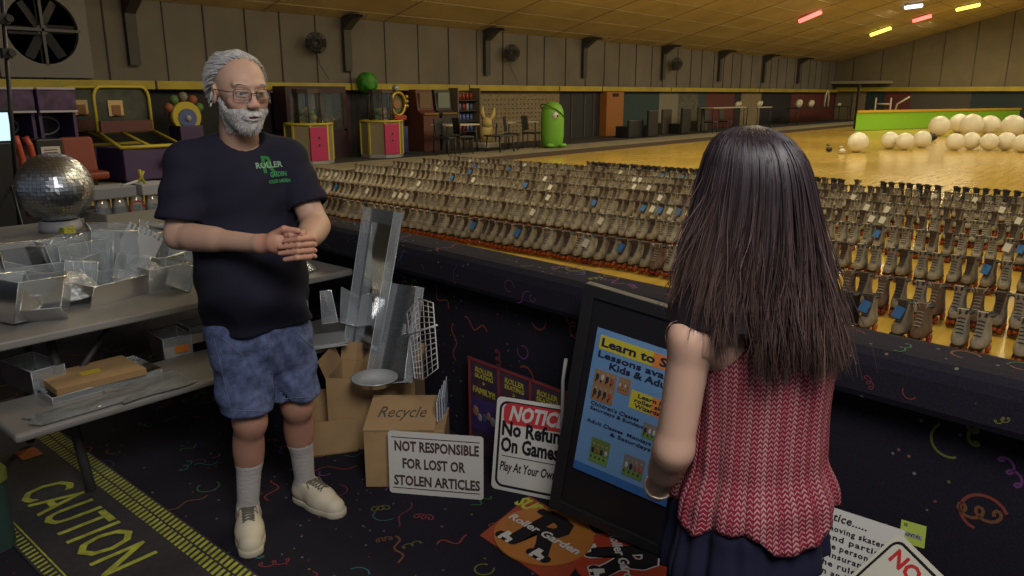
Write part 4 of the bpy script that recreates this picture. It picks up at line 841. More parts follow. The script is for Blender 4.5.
# big open box behind
bo=Pz(356,452); openbox('open_box',bo+np.array([-.06,.12,0]),nrm(np.array([.58,-.76,0])),.42,.26,.36,'large open cardboard box with flaps, behind the Recycle box',(None,-1.25,-1.2,-1.35),.09,'open cardboard boxes')
sbx=Pz(318,458); openbox('open_box',sbx+np.array([-.02,.03,0]),nrm(np.array([.35,-.22,0])),.22,.20,.17,'small open cardboard box beside the man sock',(None,-1.1,-1.0,None),.08,'open cardboard boxes')
mb=MB()
# plastic dish on the big box
p=Pz(375,385,.37); t=thing('plastic_dish','clear shallow plastic dish on the front flap of the large box','dish',(p[0]+.0,p[1],.375),.3); mb=MB(); mb.lathe((0,0,0),[(.001,0),(.075,0),(.10,.03),(.108,.032),(.102,.036),(.073,.006),(.001,.006)],20); mb.build('dish',[CLE],t)
# long clear display channel
a0=PX(384,210,2.42); a1=PX(403,213,2.42); b0=PX(350,390,2.10); b1=PX(388,396,2.10)
def channel(name,lab,tl,tr,bl,br,dep,g=None):
    tl,tr,bl,br=[np.array(q) for q in (tl,tr,bl,br)]; ex=nrm(tr-tl); eyv=nrm((tl+tr)/2-(bl+br)/2); n=nrm(np.cross(ex,eyv)); t=thing(name,lab,'holder',tuple(bl),0,g); o=bl
    mb=MB(); e=MB()
    def pane(*P): 
        P=[p-o for p in P]; nn=nrm(np.cross(P[1]-P[0],P[3]-P[0]))*.003; mb.add(P+[p+nn for p in P],[(3,2,1,0),(4,5,6,7),(0,1,5,4),(1,2,6,5),(2,3,7,6),(3,0,4,7)]); e.tube(P+[P[0]],.0026,4)
    pane(bl,br,tr,tl); pane(bl,tl,tl+n*dep,bl+n*dep); pane(br,tr,tr+n*dep,br+n*dep); pane(bl,br,br+n*dep,bl+n*dep)
    mb.build('panes',[CL],t); e.build('edges',[CLE],t); return t
GC='clear display holders standing in the big box'
channel('display_holder','tall clear acrylic display channel leaning on the divider wall',PX(372,208,2.43),PX(403,213,2.39),PX(346,388,2.20),PX(372,396,2.13),.05,GC)
t=channel('display_holder','shorter clear holder with fine ribs between tall channel and white rack',PX(398,284,2.36),PX(424,288,2.28),PX(378,386,2.18),PX(412,383,2.10),.04,GC)
mb=MB(); tl,tr,bl_,br_=PX(398,284,2.36),PX(424,288,2.28),PX(378,386,2.18),PX(412,383,2.10)
for k in range(1,14): f=k/14; mb.tube([tl+(bl_-tl)*f-bl_,tr+(br_-tr)*f-bl_],.0016,4)
mb.build('ribs',[CLE],t)
# white wire rack
t=thing('wire_rack','white wire rack leaning in the large cardboard box','rack',tuple(PX(420,378,2.12)))
o=PX(420,378,2.12); WR=mat('wire_white',(.55,.53,.52),.4)
def wrk(c): return [PX(x,y,X)-o for x,y,X in c]
mb=MB(); F0=wrk([(407,313,2.20),(418,298,2.24),(423,380,2.10),(415,378,2.08)]); G0=wrk([(418,298,2.24),(433,303,2.14),(438,368,2.02),(423,380,2.10)])
for Q in (F0,G0):
    Q=[np.array(q) for q in Q]; mb.tube(Q+[Q[0]],.0028,5)
    for k in range(1,13): f=k/13; mb.tube([Q[0]+(Q[3]-Q[0])*f,Q[1]+(Q[2]-Q[1])*f],.0018,4)
    for k in (.33,.66): mb.tube([Q[0]+(Q[1]-Q[0])*k,Q[3]+(Q[2]-Q[3])*k],.0018,4)
mb.build('grid',[WR],t); mb=MB(); mb.tube(wrk([(406,336,2.15),(437,325,2.02)]),.004,5); mb.build('crossbar',[WR],t)
# ================================================================== SIGNS
SW=mat('sign_white',(.56,.54,.50),.55); INK=mat('ink_black',(.014,.012,.014),.8,spec=.15); INKR=mat('ink_maroon',(.06,.03,.03),.6); RDI=mat('ink_red',(.48,.03,.035),.5)
def signroot(name,lab,o,ex,up,cat='sign',g=None): return thing(name,lab,cat,mtx=frame(np.asarray(o,float),ex,up),group=g)
# not responsible
bl=Pz(390,492); br=Pz(486,500); w=np.linalg.norm(br-bl)-.01; ex=nrm(br-bl); back=np.cross([0,0,1.],ex); up=nrm(np.array([0,0,1.])+back*.03); bl=bl+back*(-.004)
t=signroot('notice_sign','white sign reading NOT RESPONSIBLE FOR LOST OR STOLEN ARTICLES, before the Recycle box',bl+np.array([0,0,.001]),ex,up); h=.282
mb=MB(); mb.prism(rrect(w,h,.014,cx=w/2,cy=h/2),-.006,0); mb.build('board',[SW],t)
mb=MB(); mb.box((w/2,h-.026,.0006),(w-.03,.0035,.0012)); mb.box((w/2,.026,.0006),(w-.03,.0035,.0012)); mb.build('rule_lines',[INKR],t)
mb=MB()
for k,(s,ww) in enumerate((('NOT RESPONSIBLE',.355),('FOR LOST OR',.265),('STOLEN ARTICLES',.365))): text(mb,s,w/2+(.004 if k!=1 else -.01),h*.765-.078*k,.062,bold=.03,w=ww*w/.40,z=.0008)
mb.build('lettering',[INKR],t)
# three panel poster
bl=np.array([2.385,2.36,.0]); ex=nrm(np.array([-.09,-1,0])); back=np.array([1,-.09,0]); 
tl=PX(469,362,2.36); o=PX(466,436,2.375); up=nrm(np.array([-.0,0,1.])); w=.62; hh=tl[2]-0.02
t=signroot('triple_poster','dark poster of three red edged panels with yellow lettering against the wall',(2.415,o[1]+.02,.0),ex,up,'poster'); hh=tl[2]
mb=MB(); mb.box((w/2,hh/2,-.004),(w,hh,.008)); mb.build('board',[mat('poster_dark',(.03,.022,.045),.5,col2=(.07,.035,.05),scale=9)],t)
mb=MB()
for k in range(4): mb.box((.012+k*(w-.024)/3,hh/2,.001),(.012,hh,.004))
mb.box((w/2,hh-.006,.001),(w,.010,.004)); mb.build('red_strips',[mat('strip_red',(.24,.03,.03),.5)],t)
YL=mat('poster_yellow',(.42,.36,.04),.6)
for k in range(3):
    cx=.012+(k+.5)*(w-.024)/3; mb=MB(); text(mb,'ROLLER',cx,hh-.05,.034,bold=.02,z=.0015,shear=.1); text(mb,'SKATING',cx,hh-.078,.030,bold=.02,z=.0015,shear=.1); text(mb,'is',cx,hh-.105,.026,z=.0015); text(mb,'FAMILY!!',cx,hh-.15,.040,bold=.03,z=.0015,w=.15); mb.build('lettering',[YL],t)
    mb=MB(); rr=random.Random(k); mb.box((cx,hh*.42,.0006),(.17,.16,.001),0)
    for q in range(5): mb.ball((cx-.06+.03*q,hh*.40+rr.uniform(-.03,.03),.001),rr.uniform(.014,.026),8,1+q%3,(1,1.3,.05))
    mb.build('picture',[mat('pic_violet',(.05,.03,.12),.5),mat('pic_skin',(.25,.13,.08),.6),mat('pic_pale',(.26,.24,.26),.6),mat('pic_blue',(.05,.06,.18),.6)],t)
# notice no refunds
tlp=PX(506,398,2.28); blp=Pz(491,488); trp=PX(562,404,2.25)
exn=nrm(Pz(545,499)-blp); upn=nrm(tlp-blp); h=np.linalg.norm(tlp-blp); w=.385
t=signroot('notice_sign','white NOTICE sign about refunds with a red band, behind the black board',blp+np.array([0,0,.001]),exn,upn); 
mb=MB(); mb.prism(rrect(w,h,.02,cx=w/2,cy=h/2),-.005,0); mb.build('board',[SW],t)
mb=MB(); ring(mb,rrect(w-.03,h-.03,.035,cx=w/2,cy=h/2),rrect(w-.05,h-.05,.027,cx=w/2,cy=h/2),0,.001); mb.box((w/2,h*.375,.0006),(w-.08,.003,.0012)); mb.build('border',[INK],t)
mb=MB(); mb.prism(rrect(w-.07,.092,.03,cx=w/2,cy=h*.835),0,.0012); mb.build('red_band',[RDI],t)
mb=MB(); text(mb,'NOTICE',w*.47,h*.835,.085,bold=.04,shear=.25,z=.0014,w=w*.66); mb.build('white_lettering',[SW],t)
mb=MB(); text(mb,'No Refunds',w/2,h*.665,.085,bold=.035,z=.0008,w=w*.84); text(mb,'On Games',w/2-.03,h*.49,.085,bold=.035,z=.0008,w=w*.68); text(mb,'Play At Your Own Risk',w/2,h*.26,.055,bold=.02,shear=.2,z=.0008,w=w*.84); mb.build('lettering',[INK],t)
# black framed board with blue poster
bl=Pz(549,506,.075); br=Pz(665,560,.0); ex=nrm(br-bl); tlx=PX(585,283,bl[0]+.015)
w=.60; up=nrm(tlx-bl); h=np.linalg.norm(tlx-bl)
ex=nrm(ex-up*(up@ex)); 
t=signroot('display_board','tall black framed board leaning on the wall with a blue lesson poster',bl+np.array([0,0,.002]),ex,up,'board')
mb=MB(); mb.box((w/2,h/2,-.015),(w-.02,h-.02,.02)); mb.build('panel',[mat('board_black',(.012,.011,.014),.35)],t)
mb=MB(); ring(mb,rrect(w,h,.01,cx=w/2,cy=h/2),rrect(w-.09,h-.09,.006,cx=w/2,cy=h/2),-.03,.006); mb.build('frame',[mat('frame_black',(.014,.013,.015),.45)],t,bevel=.003)
# poster placement solved in the board's own plane
Mi=np.linalg.inv(frame(bl+np.array([0,0,.002]),ex,up)); 
def onplane(px,py,M=Mi):
    r=ray(px,py); c=M[:3,:3]@CAM+M[:3,3]; d=M[:3,:3]@r; s=-c[2]/d[2]; q=c+d*s; return q[:2]
pTL=onplane(598,327); pBL=onplane(571,466); pB2=onplane(648,497); pT2=onplane(668,350)
pe=nrm(pT2-pTL); pu=np.array([-pe[1],pe[0]]); ph=(pTL-pBL)@pu; pw=.40
p0=pTL-pu*ph; a=math.atan2(pe[1],pe[0])
PB=MB(); BLUE=mat('poster_blue',(.10,.22,.42),.6,col2=(.16,.30,.50),scale=2)
def loc(u,v,z=0): q=p0+pe*u+pu*v; return (q[0],q[1],z)
def pbox(mb,u0,v0,u1,v1,z,mi=0): mb.add([loc(u0,v0,z),loc(u1,v0,z),loc(u1,v1,z),loc(u0,v1,z),loc(u0,v0,0),loc(u1,v0,0),loc(u1,v1,0),loc(u0,v1,0)],[(0,1,2,3),(0,4,5,1),(1,5,6,2),(2,6,7,3),(3,7,4,0)],mi)
pbox(PB,0,0,pw,ph,.0025,0); pbox(PB,0,0,pw,.035,.003,1)
post=PB.build('lesson_poster',[BLUE,mat('poster_band',(.03,.13,.36),.6)],t)
def ptext(mb,s,u,v,size,z=.0042,w=None,**k): q=loc(u,v); return text(mb,s,q[0],q[1],size,z=z,w=w,rot=a,**k)
mb=MB(); pbox(mb,.018,ph-.075,pw*.55,ph-.022,.0035,0); pbox(mb,pw*.55,ph-.075,pw-.02,ph-.022,.0035,1); pbox(mb,pw*.42,ph*.56,pw*.62,ph*.68,.0035,0); pbox(mb,pw*.62,ph*.56,pw-.03,ph*.68,.0035,1); mb.build('colour_patches',[mat('patch_yellow',(.50,.42,.03),.6),mat('patch_orange',(.60,.20,.04),.6)],post)
mb=MB(); ptext(mb,'Learn to Skate',pw*.5,ph-.049,.044,bold=.03,w=.35); ptext(mb,'Lessons available',pw*.5,ph-.095,.034,bold=.02,w=.36); ptext(mb,'Kids & Adults',pw*.5,ph-.128,.036,bold=.025,w=.26)
ptext(mb,'Learn how to',pw*.70,ph*.655,.022,bold=.02,w=.17); ptext(mb,'roller skate like',pw*.70,ph*.62,.022,bold=.02,w=.19); ptext(mb,'Wizards of Ease',pw*.70,ph*.585,.022,bold=.02,w=.18)
ptext(mb,"Children's Classes",pw*.30,ph*.50,.021,bold=.01,w=.19); ptext(mb,'Saturdays & Sundays',pw*.33,ph*.465,.018,bold=.01,w=.21)
ptext(mb,'Adult Classes  Mondays & Wed',pw*.48,ph*.375,.020,bold=.01,w=.34); ptext(mb,'& Saturdays',pw*.5,ph*.335,.020,bold=.01,w=.16); mb.build('lettering',[mat('ink_navy',(.012,.012,.04),.6)],post)
def photo(u0,v0,w_,h_,seed,base):
    mb=MB(); pbox(mb,u0,v0,u0+w_,v0+h_,.0036,0); pbox(mb,u0,v0,u0+w_,v0+h_*.35,.0040,1); rr=random.Random(seed)
    for k in range(4):
        u=u0+w_*(.15+.23*k); v=v0+h_*.2; c1=2+rr.randrange(3); q=loc(u,v+h_*.30); mb.ball((q[0],q[1],.004),w_*.08,8,c1,(1,2.2,.05)); q=loc(u,v+h_*.55); mb.ball((q[0],q[1],.004),w_*.055,8,5,(1,1.1,.05)); q=loc(u-.004,v+.002); mb.ball((q[0],q[1],.004),w_*.05,6,2,(1,2.,.05))
    mb.build('photograph',[mat('ph_bg%d'%base,[(.25,.16,.08),(.10,.16,.04),(.16,.15,.14)][base],.6),mat('ph_fl%d'%base,[(.28,.13,.05),(.13,.22,.05),(.12,.20,.05)][base],.6),mat('ph_dark',(.02,.018,.02),.6),mat('ph_red',(.33,.06,.04),.6),mat('ph_white',(.42,.40,.40),.6),mat('ph_skin',(.34,.20,.13),.6)],post)
photo(.02,ph*.64,.085,.055,1,0); photo(.115,ph*.63,.045,.062,5,0); photo(.02,ph*.525,.085,.065,2,0); photo(.235,ph*.40,.07,.06,3,2); photo(.055,ph*.10,.075,.10,4,1); photo(.19,ph*.10,.08,.085,6,2)
# round roller garden plaque on the floor
ORP=mat('plaque_orange',(.40,.15,.03),.5,var=.1,scale=5); REDP=mat('plaque_red',(.36,.045,.02),.5)
def bigR(mb,s,mi=0,z=.0012):
    text(mb,'R',0,0,s,bold=.035,z=z,w=s*.78); v=np.array(mb.v); return mb
def plaque(name,lab,c,tilt_o,ex,r,m,outline,zc):
    ey=np.cross([0,0,1.],ex); t=thing(name,lab,'sign',mtx=frame(np.array([c[0],c[1],zc]),ex,ey),group='round orange and red R signs on the carpet')
    mb=MB(); mb.prism([(r*math.cos(2*math.pi*k/44),r*.97*math.sin(2*math.pi*k/44)) for k in range(44)],0,.008); mb.build('disc',[m],t,bevel=.001)
    def rshape(grow,z,mi,mb):
        text(mb,'R',0,0,r*1.75,bold=.045+grow,z=z,w=r*1.10+grow*2*r,ext=.0004)
        for sx in (-1,1): mb.prism(rrect(r*.56+grow*r*2,r*.22+grow*r*2,r*.1,cx=sx*r*.42,cy=-r*.60),z,z+.0005,mi)
        mb.prism(rrect(r*.5+grow*r*2,r*.2+grow*r*2,r*.08,cx=-r*.42,cy=r*.58),z,z+.0005,mi)
    if outline: mb=MB(); rshape(.02,.0085,0,mb); mb.build('letter_outline',[SW],t)
    mb=MB(); rshape(0,.0095,0,mb); mb.build('letter',[INK],t)
    mb=MB(); text(mb,'Roller Garden',0,-.0,r*.29,bold=.025,z=.0112,w=r*1.82,ext=.0004); mb.build('lettering',[SW],t)
    mb=MB()
    for sx in (-1,1):
        cx=sx*r*.42; cy=-r*.60; mb.prism([(cx-r*.16,cy-r*.04),(cx+r*.14,cy-r*.04),(cx+r*.12,cy+r*.04),(cx,cy+r*.06),(cx-r*.03,cy+r*.18),(cx-r*.15,cy+r*.18)],.0101,.0110)
        for q in (-.11,.09): mb.prism([(cx+q*r+r*.045*math.cos(a_),cy-r*.085+r*.045*math.sin(a_)) for a_ in [k*math.pi/5 for k in range(10)]],.0101,.0110)
    mb.build('skate_pictures',[SW],t); return t
# sheet below
sq=[Pz(480,536),Pz(529,497),Pz(600,535),Pz(560,590)]
c0=sum(sq)/4; t=thing('orange_poster','orange red square poster with yellow letters under the round sign','poster',(c0[0],c0[1],0))
mb=MB(); mb.prism([(q[0]-c0[0],q[1]-c0[1]) for q in sq][::-1],.001,.004); mb.build('sheet',[mat('sheet_orange',(.30,.05,.02),.6)],t)
mb=MB(); d=nrm(sq[2]-sq[1]); text(mb,'SUPER SKATE',0,0,.10,bold=.04,z=0,w=.40); R2=math.atan2(d[1],d[0]); v=np.array(mb.v); c,s=math.cos(R2),math.sin(R2); q=(sq[1]+sq[2])/2-c0+np.cross(d,[0,0,1.])*.055
mb.v=[(x*c-y*s+q[0],x*s+y*c+q[1],.0046+z) for x,y,z in v.tolist()]; mb.build('lettering',[mat('letter_lime',(.45,.46,.05),.6)],t)
e1=nrm((Pz(578,556)-Pz(512,520))*np.array([1,1,0])); plaque('round_sign','round orange sign with black R reading Roller Garden, left one',(Pz(495,533)+Pz(593,545)+Pz(540,508)+Pz(548,568))/4,0,e1,.195,ORP,False,.006)
e2=nrm((Pz(627,578)-Pz(612,538))*np.array([1,1,0])); cc=Pz(622,562); plaque('round_sign','round red sign with white outlined black R, right one below the black board',cc+np.array([-.0,-.0,0]),0,e2,.185,REDP,True,.001)
# paper notice lower right
tl=PX(822,504,2.22); tr=PX(905,531,2.20); ex=nrm(tr-tl); 
w=np.linalg.norm(tr-tl); o=tr-ex*.44
bk=nrm(np.cross([0,0,1.],ex)); down=nrm(np.array([-.30,-.02,-1.])); down=nrm(down-ex*(down@ex)); h=.50; w=.44
t=signroot('text_board','white board of dense black text leaning on the wall behind the woman',o+down*h,ex,-down)
mb=MB(); mb.box((w/2,h/2,-.003),(w,h,.006)); mb.build('board',[SW],t)
lines=['notice.....','skaters and fast moving skaters','as first time and particip','notice that you are personally','out of accident insurance is','part. It is in the rules that','people fall down and or get','hurt, if you are not careful','ng around do not skate near','responsibility to watch the','the floor at all times and','be aware of other people']
mb=MB()
for k,s in enumerate(lines): 
    if k==0: text(mb,s,w-.17,h-.026,.034,bold=.02,z=.0006,shear=.15,align='CENTER',spacing=1.1)
    else: text(mb,s,w/2-.01+.006*(k%3),h-.034-.0265*k,.0235,bold=.022,z=.0006,w=w*.86,spacing=1.15)
mb.build('lettering',[INK],t)
# NO E.. sign
c=PX(900,530,2.15); r1=PX(948,577,2.02); r2=PX(862,577,2.05)
ex=nrm(r1-c); dn=nrm(r2-c); dn=nrm(dn-ex*(dn@ex)); S=.42; t=signroot('notice_sign','white sign tilted on its corner reading NO ENTRY with red symbol',c+dn*S-np.array([.012,0,0]),ex,-dn)
mb=MB(); mb.prism(rrect(S,S,.02,cx=S/2,cy=S/2),-.004,0); mb.build('board',[mat('sign_cream',(.58,.56,.46),.55)],t)
mb=MB(); ring(mb,rrect(S-.025,S-.025,.03,cx=S/2,cy=S/2),rrect(S-.04,S-.04,.024,cx=S/2,cy=S/2),0,.001); mb.build('border',[INK],t)
mb=MB(); text(mb,'NO ENTRY',S/2,S-.055,.058,bold=.03,z=.0006,w=S*.82); ring(mb,[(S/2+.13*math.cos(k*math.pi/20),S*.42+.13*math.sin(k*math.pi/20)) for k in range(40)],[(S/2+.105*math.cos(k*math.pi/20),S*.42+.105*math.sin(k*math.pi/20)) for k in range(40)],0,.001)
mb.box((S/2,S*.42,.0006),(.22,.025,.001),0,R=rz(-.78)); mb.build('red_marks',[RDI],t)
# lime tag
tl=PX(903,520,2.22); tr=PX(928,527,2.20); bl_=PX(899,541,2.20); ex=nrm(tr-tl); up=nrm(tl-bl_); t=signroot('lime_tag','small lime green tag with dark print above the tilted sign',bl_,ex,up,'tag'); w=np.linalg.norm(tr-tl); h=np.linalg.norm(tl-bl_)
mb=MB(); mb.box((w/2,h/2,-.001),(w,h,.002)); mb.build('card',[mat('lime_card',(.38,.46,.07),.6)],t); mb=MB(); text(mb,'25',w*.2,h*.82,.012,z=.0005,bold=.01); mb.box((w*.5,h*.42,.0005),(w*.8,h*.22,.0006),1); text(mb,'RENTAL',w*.5,h*.42,.013,z=.001,w=w*.7,mi=0); mb.build('print',[INK,mat('tag_grey',(.30,.32,.28),.6)],t)
# thin white rod by the notice
mb=MB(); a_=PX(566,359,2.33); b_=PX(563,380,2.33); mb.tube([a_-b_+np.array([0,0,.0]),np.array([0,0,0]),np.array([0,0,-b_[2]])],.008,6); tag(mb.build('white_rod',[SW],loc=tuple(b_)),'thin white rod between the posters and the black board','rod')
# ================================================================== PEOPLE
def wv(r,f,z=0.): return rt*r+fw*f+UP*z       # right / away / up of the camera station as world vector
def noise_fold(p,amp,fr,ph=0.):
    return amp*(np.sin(p[...,0]*fr+3*np.sin(p[...,2]*fr*.35+ph))*np.sin(p[...,2]*fr*.45+2*np.sin(p[...,1]*fr*.6+ph)+ph))
def plane(p,o,n): return (p-np.asarray(o,np.float32))@np.asarray(nrm(n),np.float32)
def head_sdf(sc=1.,female=False):
    def f(q):
        q=q/sc
        d=el(q,(0,.022,.035),(.074,.092,.086)); d=sm(d,el(q,(0,-.020,.018),(.064,.070,.075)),.03)          # skull, face block
        d=sm(d,el(q,(0,-.032,-.045),(.052,.055,.052)),.03); d=sm(d,el(q,(0,-.058,-.094),(.026,.024,.018)),.03) # jaw, chin
        for s in (-1,1):
            d=sm(d,el(q,(s*.040,-.060,-.022),(.022,.020,.020)),.02)                                          # cheek bone
            d=sm(d,rc(q,(s*.010,-.090,.030),(s*.045,-.074,.032),.008,.007),.014)                            # brow ridge
            d=ssub(d,el(q,(s*.032,-.096,.008),(.019,.017,.011)),.010)                                        # eye socket
            d=sm(d,el(q,(s*.031,-.073,.007),(.0145,.0145,.0135)),.004)
            d=sm(d,rc(q,(s*.018,-.0915,.0125),(s*.044,-.081,.0105),.0040,.0038),.004)                         # upper lid
            d=sm(d,rc(q,(s*.020,-.090,-.003),(s*.043,-.081,-.001),.003,.003),.005)                         # lower lid
            d=sm(d,el(q,(s*.0125,-.102,-.030),(.0085,.010,.008)),.006)                                       # nostril wing
            e=el(q,(s*.079,.012,-.006),(.010,.019,.031),rz(s*.35)); e=ssub(e,el(q,(s*.090,.006,-.004),(.008,.011,.019)),.005); d=sm(d,e,.006)
        d=sm(d,rc(q,(0,-.089,.014),(0,-.108,-.026),.0075,.0115),.010)                                        # nose
        d=sm(d,rc(q,(-.020,-.085,-.0565),(.020,-.085,-.0565),.0045,.0045)-.001,.007); d=sm(d,el(q,(0,-.091,-.0545),(.016,.007,.0045)),.005); d=sm(d,el(q,(0,-.089,-.0665),(.015,.008,.0055)),.006)
        d=ssub(d,rc(q,(-.022,-.0945,-.0605),(.022,-.0945,-.0605),.0014,.0014),.003)
        return d*sc
    return f
SKIN=lambda nm,c: mat(nm,c,.5,vc='Col',sss=.12,bump=.05,bscale=220,spec=.35)
def skin_col(base,lo=None):
    base=np.array(base)
    def f(V): 
        n=np.sin(V[:,0]*90)*np.sin(V[:,1]*80+1)*np.sin(V[:,2]*70+2); return base[None]*(1+.05*n[:,None])
    return f
def seg_hand(fn,root,segs,rads):   # finger chain
    pass
# ---------------------------------------------------------------- MAN
def man():
    yaw=math.radians(32)                                   # he faces the camera's right
    face=wv(math.sin(yaw),-math.cos(yaw)); left=wv(math.cos(yaw),math.sin(yaw)); B=np.stack([left,-face,UP],1)   # columns: his left, his back, up
    base=Pz(287,528); root=thing('person','grey bearded person in navy T shirt and denim shorts, hands clasped, left of the boxes','person',(base[0],base[1],0))
    org=np.array([base[0],base[1],0])
    J=lambda x,y,f: PF(x,y,f)-org
    # joints
    neck=J(240,138,2.66); chest=J(240,200,2.66); belly=J(252,278,2.62); pel=J(258,318,2.68)
    shR=J(187,162,2.57); shL=J(287,159,2.74); elR=J(178,236,2.50); elL=J(316,226,2.66); wrR=J(262,244,2.36); wrL=J(303,246,2.40)
    hipR=J(235,322,2.63); hipL=J(281,318,2.74); knR=J(250,421,2.60); knL=J(297,405,2.75); anR=J(248,508,2.66); anL=J(305,482,2.86)
    toeR=J(250,543,2.42); toeL=J(345,500,2.72); heR=anR*np.array([1,1,0])+np.array([0,0,.03]); heL=anL*np.array([1,1,0])+np.array([0,0,.03])
    for t_ in (toeR,toeL): t_[2]=.03
    hy=math.radians(40); hf=wv(math.sin(hy),-math.cos(hy)); hl=wv(math.cos(hy),math.sin(hy)); tilt=.10
    hd=nrm(hf*math.cos(tilt)-UP*math.sin(tilt)); hu=nrm(UP*math.cos(tilt)+hf*math.sin(tilt)); HB=np.stack([hl,-hd,hu],1); hc=J(240.5,92.5,2.60); HS=1.05
    hs=head_sdf(HS)
    SK=SKIN('skin_man',(.42,.25,.18))
    def headf(p):
        q=((p-hc.astype(np.float32))@HB.astype(np.float32)); d=hs(q)
        d=sm(d,rc(p,hc+HB@np.array([0,.03,-.05]),neck+B@np.array([0,.02,-.03]),.058,.068),.025)
        return d
    lo=hc-.17; hi=hc+.16; lo[2]=neck[2]-.10
    VH,FH=nets(headf,lo,hi,.0035)
    # arms + clasped hands
    # right hand: palm, knuckles and fingers wrap to the left hand's back ; left fingers lie across the front
    cR=J(279,242,2.345); cL=J(300,245,2.355)
    def hands(p):
        d=rc(p,elR,wrR,.042,.029); d=sm(d,rc(p,shR,elR,.055,.043),.02); d=sm(d,rc(p,elR+(wrR-elR)*.2,elR+(wrR-elR)*.45,.044,.039),.02)
        e=rc(p,elL,wrL,.046,.030); e=sm(e,rc(p,shL,elL,.055,.046),.02); e=sm(e,rc(p,elL+(wrL-elL)*.2,elL+(wrL-elL)*.45,.048,.042),.02); 
        d=sm(d,el(p,cR,(.040,.022,.038),B),.018); d=sm(d,rc(p,wrR,cR,.029,.030),.015)
        e=sm(e,el(p,cL,(.034,.022,.038),B),.018); e=sm(e,rc(p,wrL,cL,.028,.028),.015)
        d=sm(d,e,.006)
        for k in range(4):     # left hand fingers across the right hand
            yy=238+6.2*k; kn=J(311-.8*abs(k-1.5),yy,2.345); md=J(299-.5*k,yy+1,2.300); tp=J([285,280,280,285][k],yy+3,2.312)
            d=np.minimum(d,sm(rc(p,kn,md,.0098,.0092),rc(p,md,tp,.0092,.0078),.004))
        for k in range(4):     # right hand fingers, ends showing between / behind
            yy=235+5.8*k; kn=J(287,yy,2.325); md=J(303,yy-1,2.335); tp=J(315,yy+4,2.375)
            d=np.minimum(d,sm(rc(p,kn,md,.0095,.0090),rc(p,md,tp,.009,.0075),.004))
        d=sm(d,sm(rc(p,J(272,236,2.345),J(284,229,2.325),.014,.0105),rc(p,J(284,229,2.325),J(298,231,2.318),.0105,.009),.005),.003)   # right thumb on top
        d=np.minimum(d,sm(rc(p,J(308,240,2.36),J(303,233,2.335),.012,.010),rc(p,J(303,233,2.335),J(290,235,2.318),.010,.0085),.005))
        return d
    pts=np.array([elR,wrR,elL,wrL,cR,cL,shR,shL]); lo=np.minimum.reduce(pts)-.07; hi=np.maximum.reduce(pts)+.07
    hl_=np.array([cR,cL]); 
    def arms_coarse(p): return hands(p)
    ctr=(cR+cL)/2; bl_=ctr-np.array([.115,.115,.075]); bh_=ctr+np.array([.115,.115,.075])
    VA,FA=nets(hands,bl_,bh_,.0030)
    def arms_only(p):
        d=hands(p); inside=np.maximum(np.maximum(bl_[0]-p[...,0],p[...,0]-bh_[0]),np.maximum(np.maximum(bl_[1]-p[...,1],p[...,1]-bh_[1]),np.maximum(bl_[2]-p[...,2],p[...,2]-bh_[2])))
        return np.maximum(d,-(inside+.006))
    VB,FB=nets(arms_only,lo,hi,.007)
    def legs(p):
        d=1e3
        for hp,kn,an in ((hipR,knR,anR),(hipL,knL,anL)):
            e=rc(p,hp,kn,.085,.058); e=sm(e,rc(p,kn,an,.052,.036),.03); c=kn+(an-kn)*.30-face*(.018); e=sm(e,el(p,c,(.054,.055,.11),B),.03)
            e=sm(e,el(p,kn+face*.008,(.046,.046,.055),B),.03); d=np.minimum(d,e)
        return d
    pts=np.array([hipR,hipL,knR,knL,anR,anL]); VL,FL_=nets(legs,np.minimum.reduce(pts)-.12,np.maximum.reduce(pts)+.12,.008)
    torso=lambda p: sm(ecap(p,pel,chest,.13,.15,B,.72),rc(p,shR,shL,.06,.06),.05)
    VT,FT=nets(torso,np.minimum(pel,chest)-.24,np.maximum(pel,chest)+.24,.012)
    def col(V):
        c=np.tile(np.array([.43,.265,.19]),(len(V),1)); n=np.sin(V[:,0]*70)*np.sin(V[:,1]*65+1)*np.sin(V[:,2]*60+2); c*=1+.05*n[:,None]
        q=(V-hc)@HB/HS
        def blob(cx,cy,cz,r,tc,k):
            w=np.clip(1-np.linalg.norm((q-np.array([cx,cy,cz]))/np.array(r),axis=1),0,1)[:,None]; w=np.clip(w*2,0,1)*k; return c*(1-w)+np.array(tc)*w
        c=blob(0,-.09,-.064,(.028,.025,.016),(.34,.12,.10),.95)
        for s in (-1,1): c=blob(s*.042,-.07,-.020,(.03,.03,.022),(.46,.20,.15),.5)
        c=blob(0,-.11,-.026,(.02,.02,.02),(.47,.21,.16),.6)
        hnd=np.linalg.norm(V-ctr,axis=1)<.10; c[hnd]=c[hnd]*np.array([1.0,.82,.80])
        lg=V[:,2]<.70; c[lg]=c[lg]*np.array([.80,.66,.66])
        return c
    body=sdf_obj('body',[(VH,FH),(VA,FA),(VB,FB),(VL,FL_),(VT,FT)],[SK],root,col,1)
    # eyes
    for s in (-1,1):
        e=HB@(np.array([s*.031,-.0755,.0065])*HS)+hc; mb=MB(); mb.ball((0,0,0),.0135*HS,16,0,R=HB); g=HB@np.array([s*.031*0,-.0118*HS,-.0005]); mb.ball(g,.0060,10,1,R=HB); mb.ball(g*1.22,.0026,8,2); mb.build('eye',[mat('eyeball',(.36,.32,.30),.25),mat('iris_grey',(.05,.06,.065),.3),BL],root,loc=tuple(e))  # eye whites toned down in colour for the shadow behind the glasses
    # hair, beard : mass plus short strands
    HG=mat('hair_grey',(.36,.35,.34),.75,var=.25,scale=60,bump=.5,bscale=160); BG=mat('beard_grey',(.42,.40,.38),.8,var=.3,scale=90,bump=.6,bscale=220)
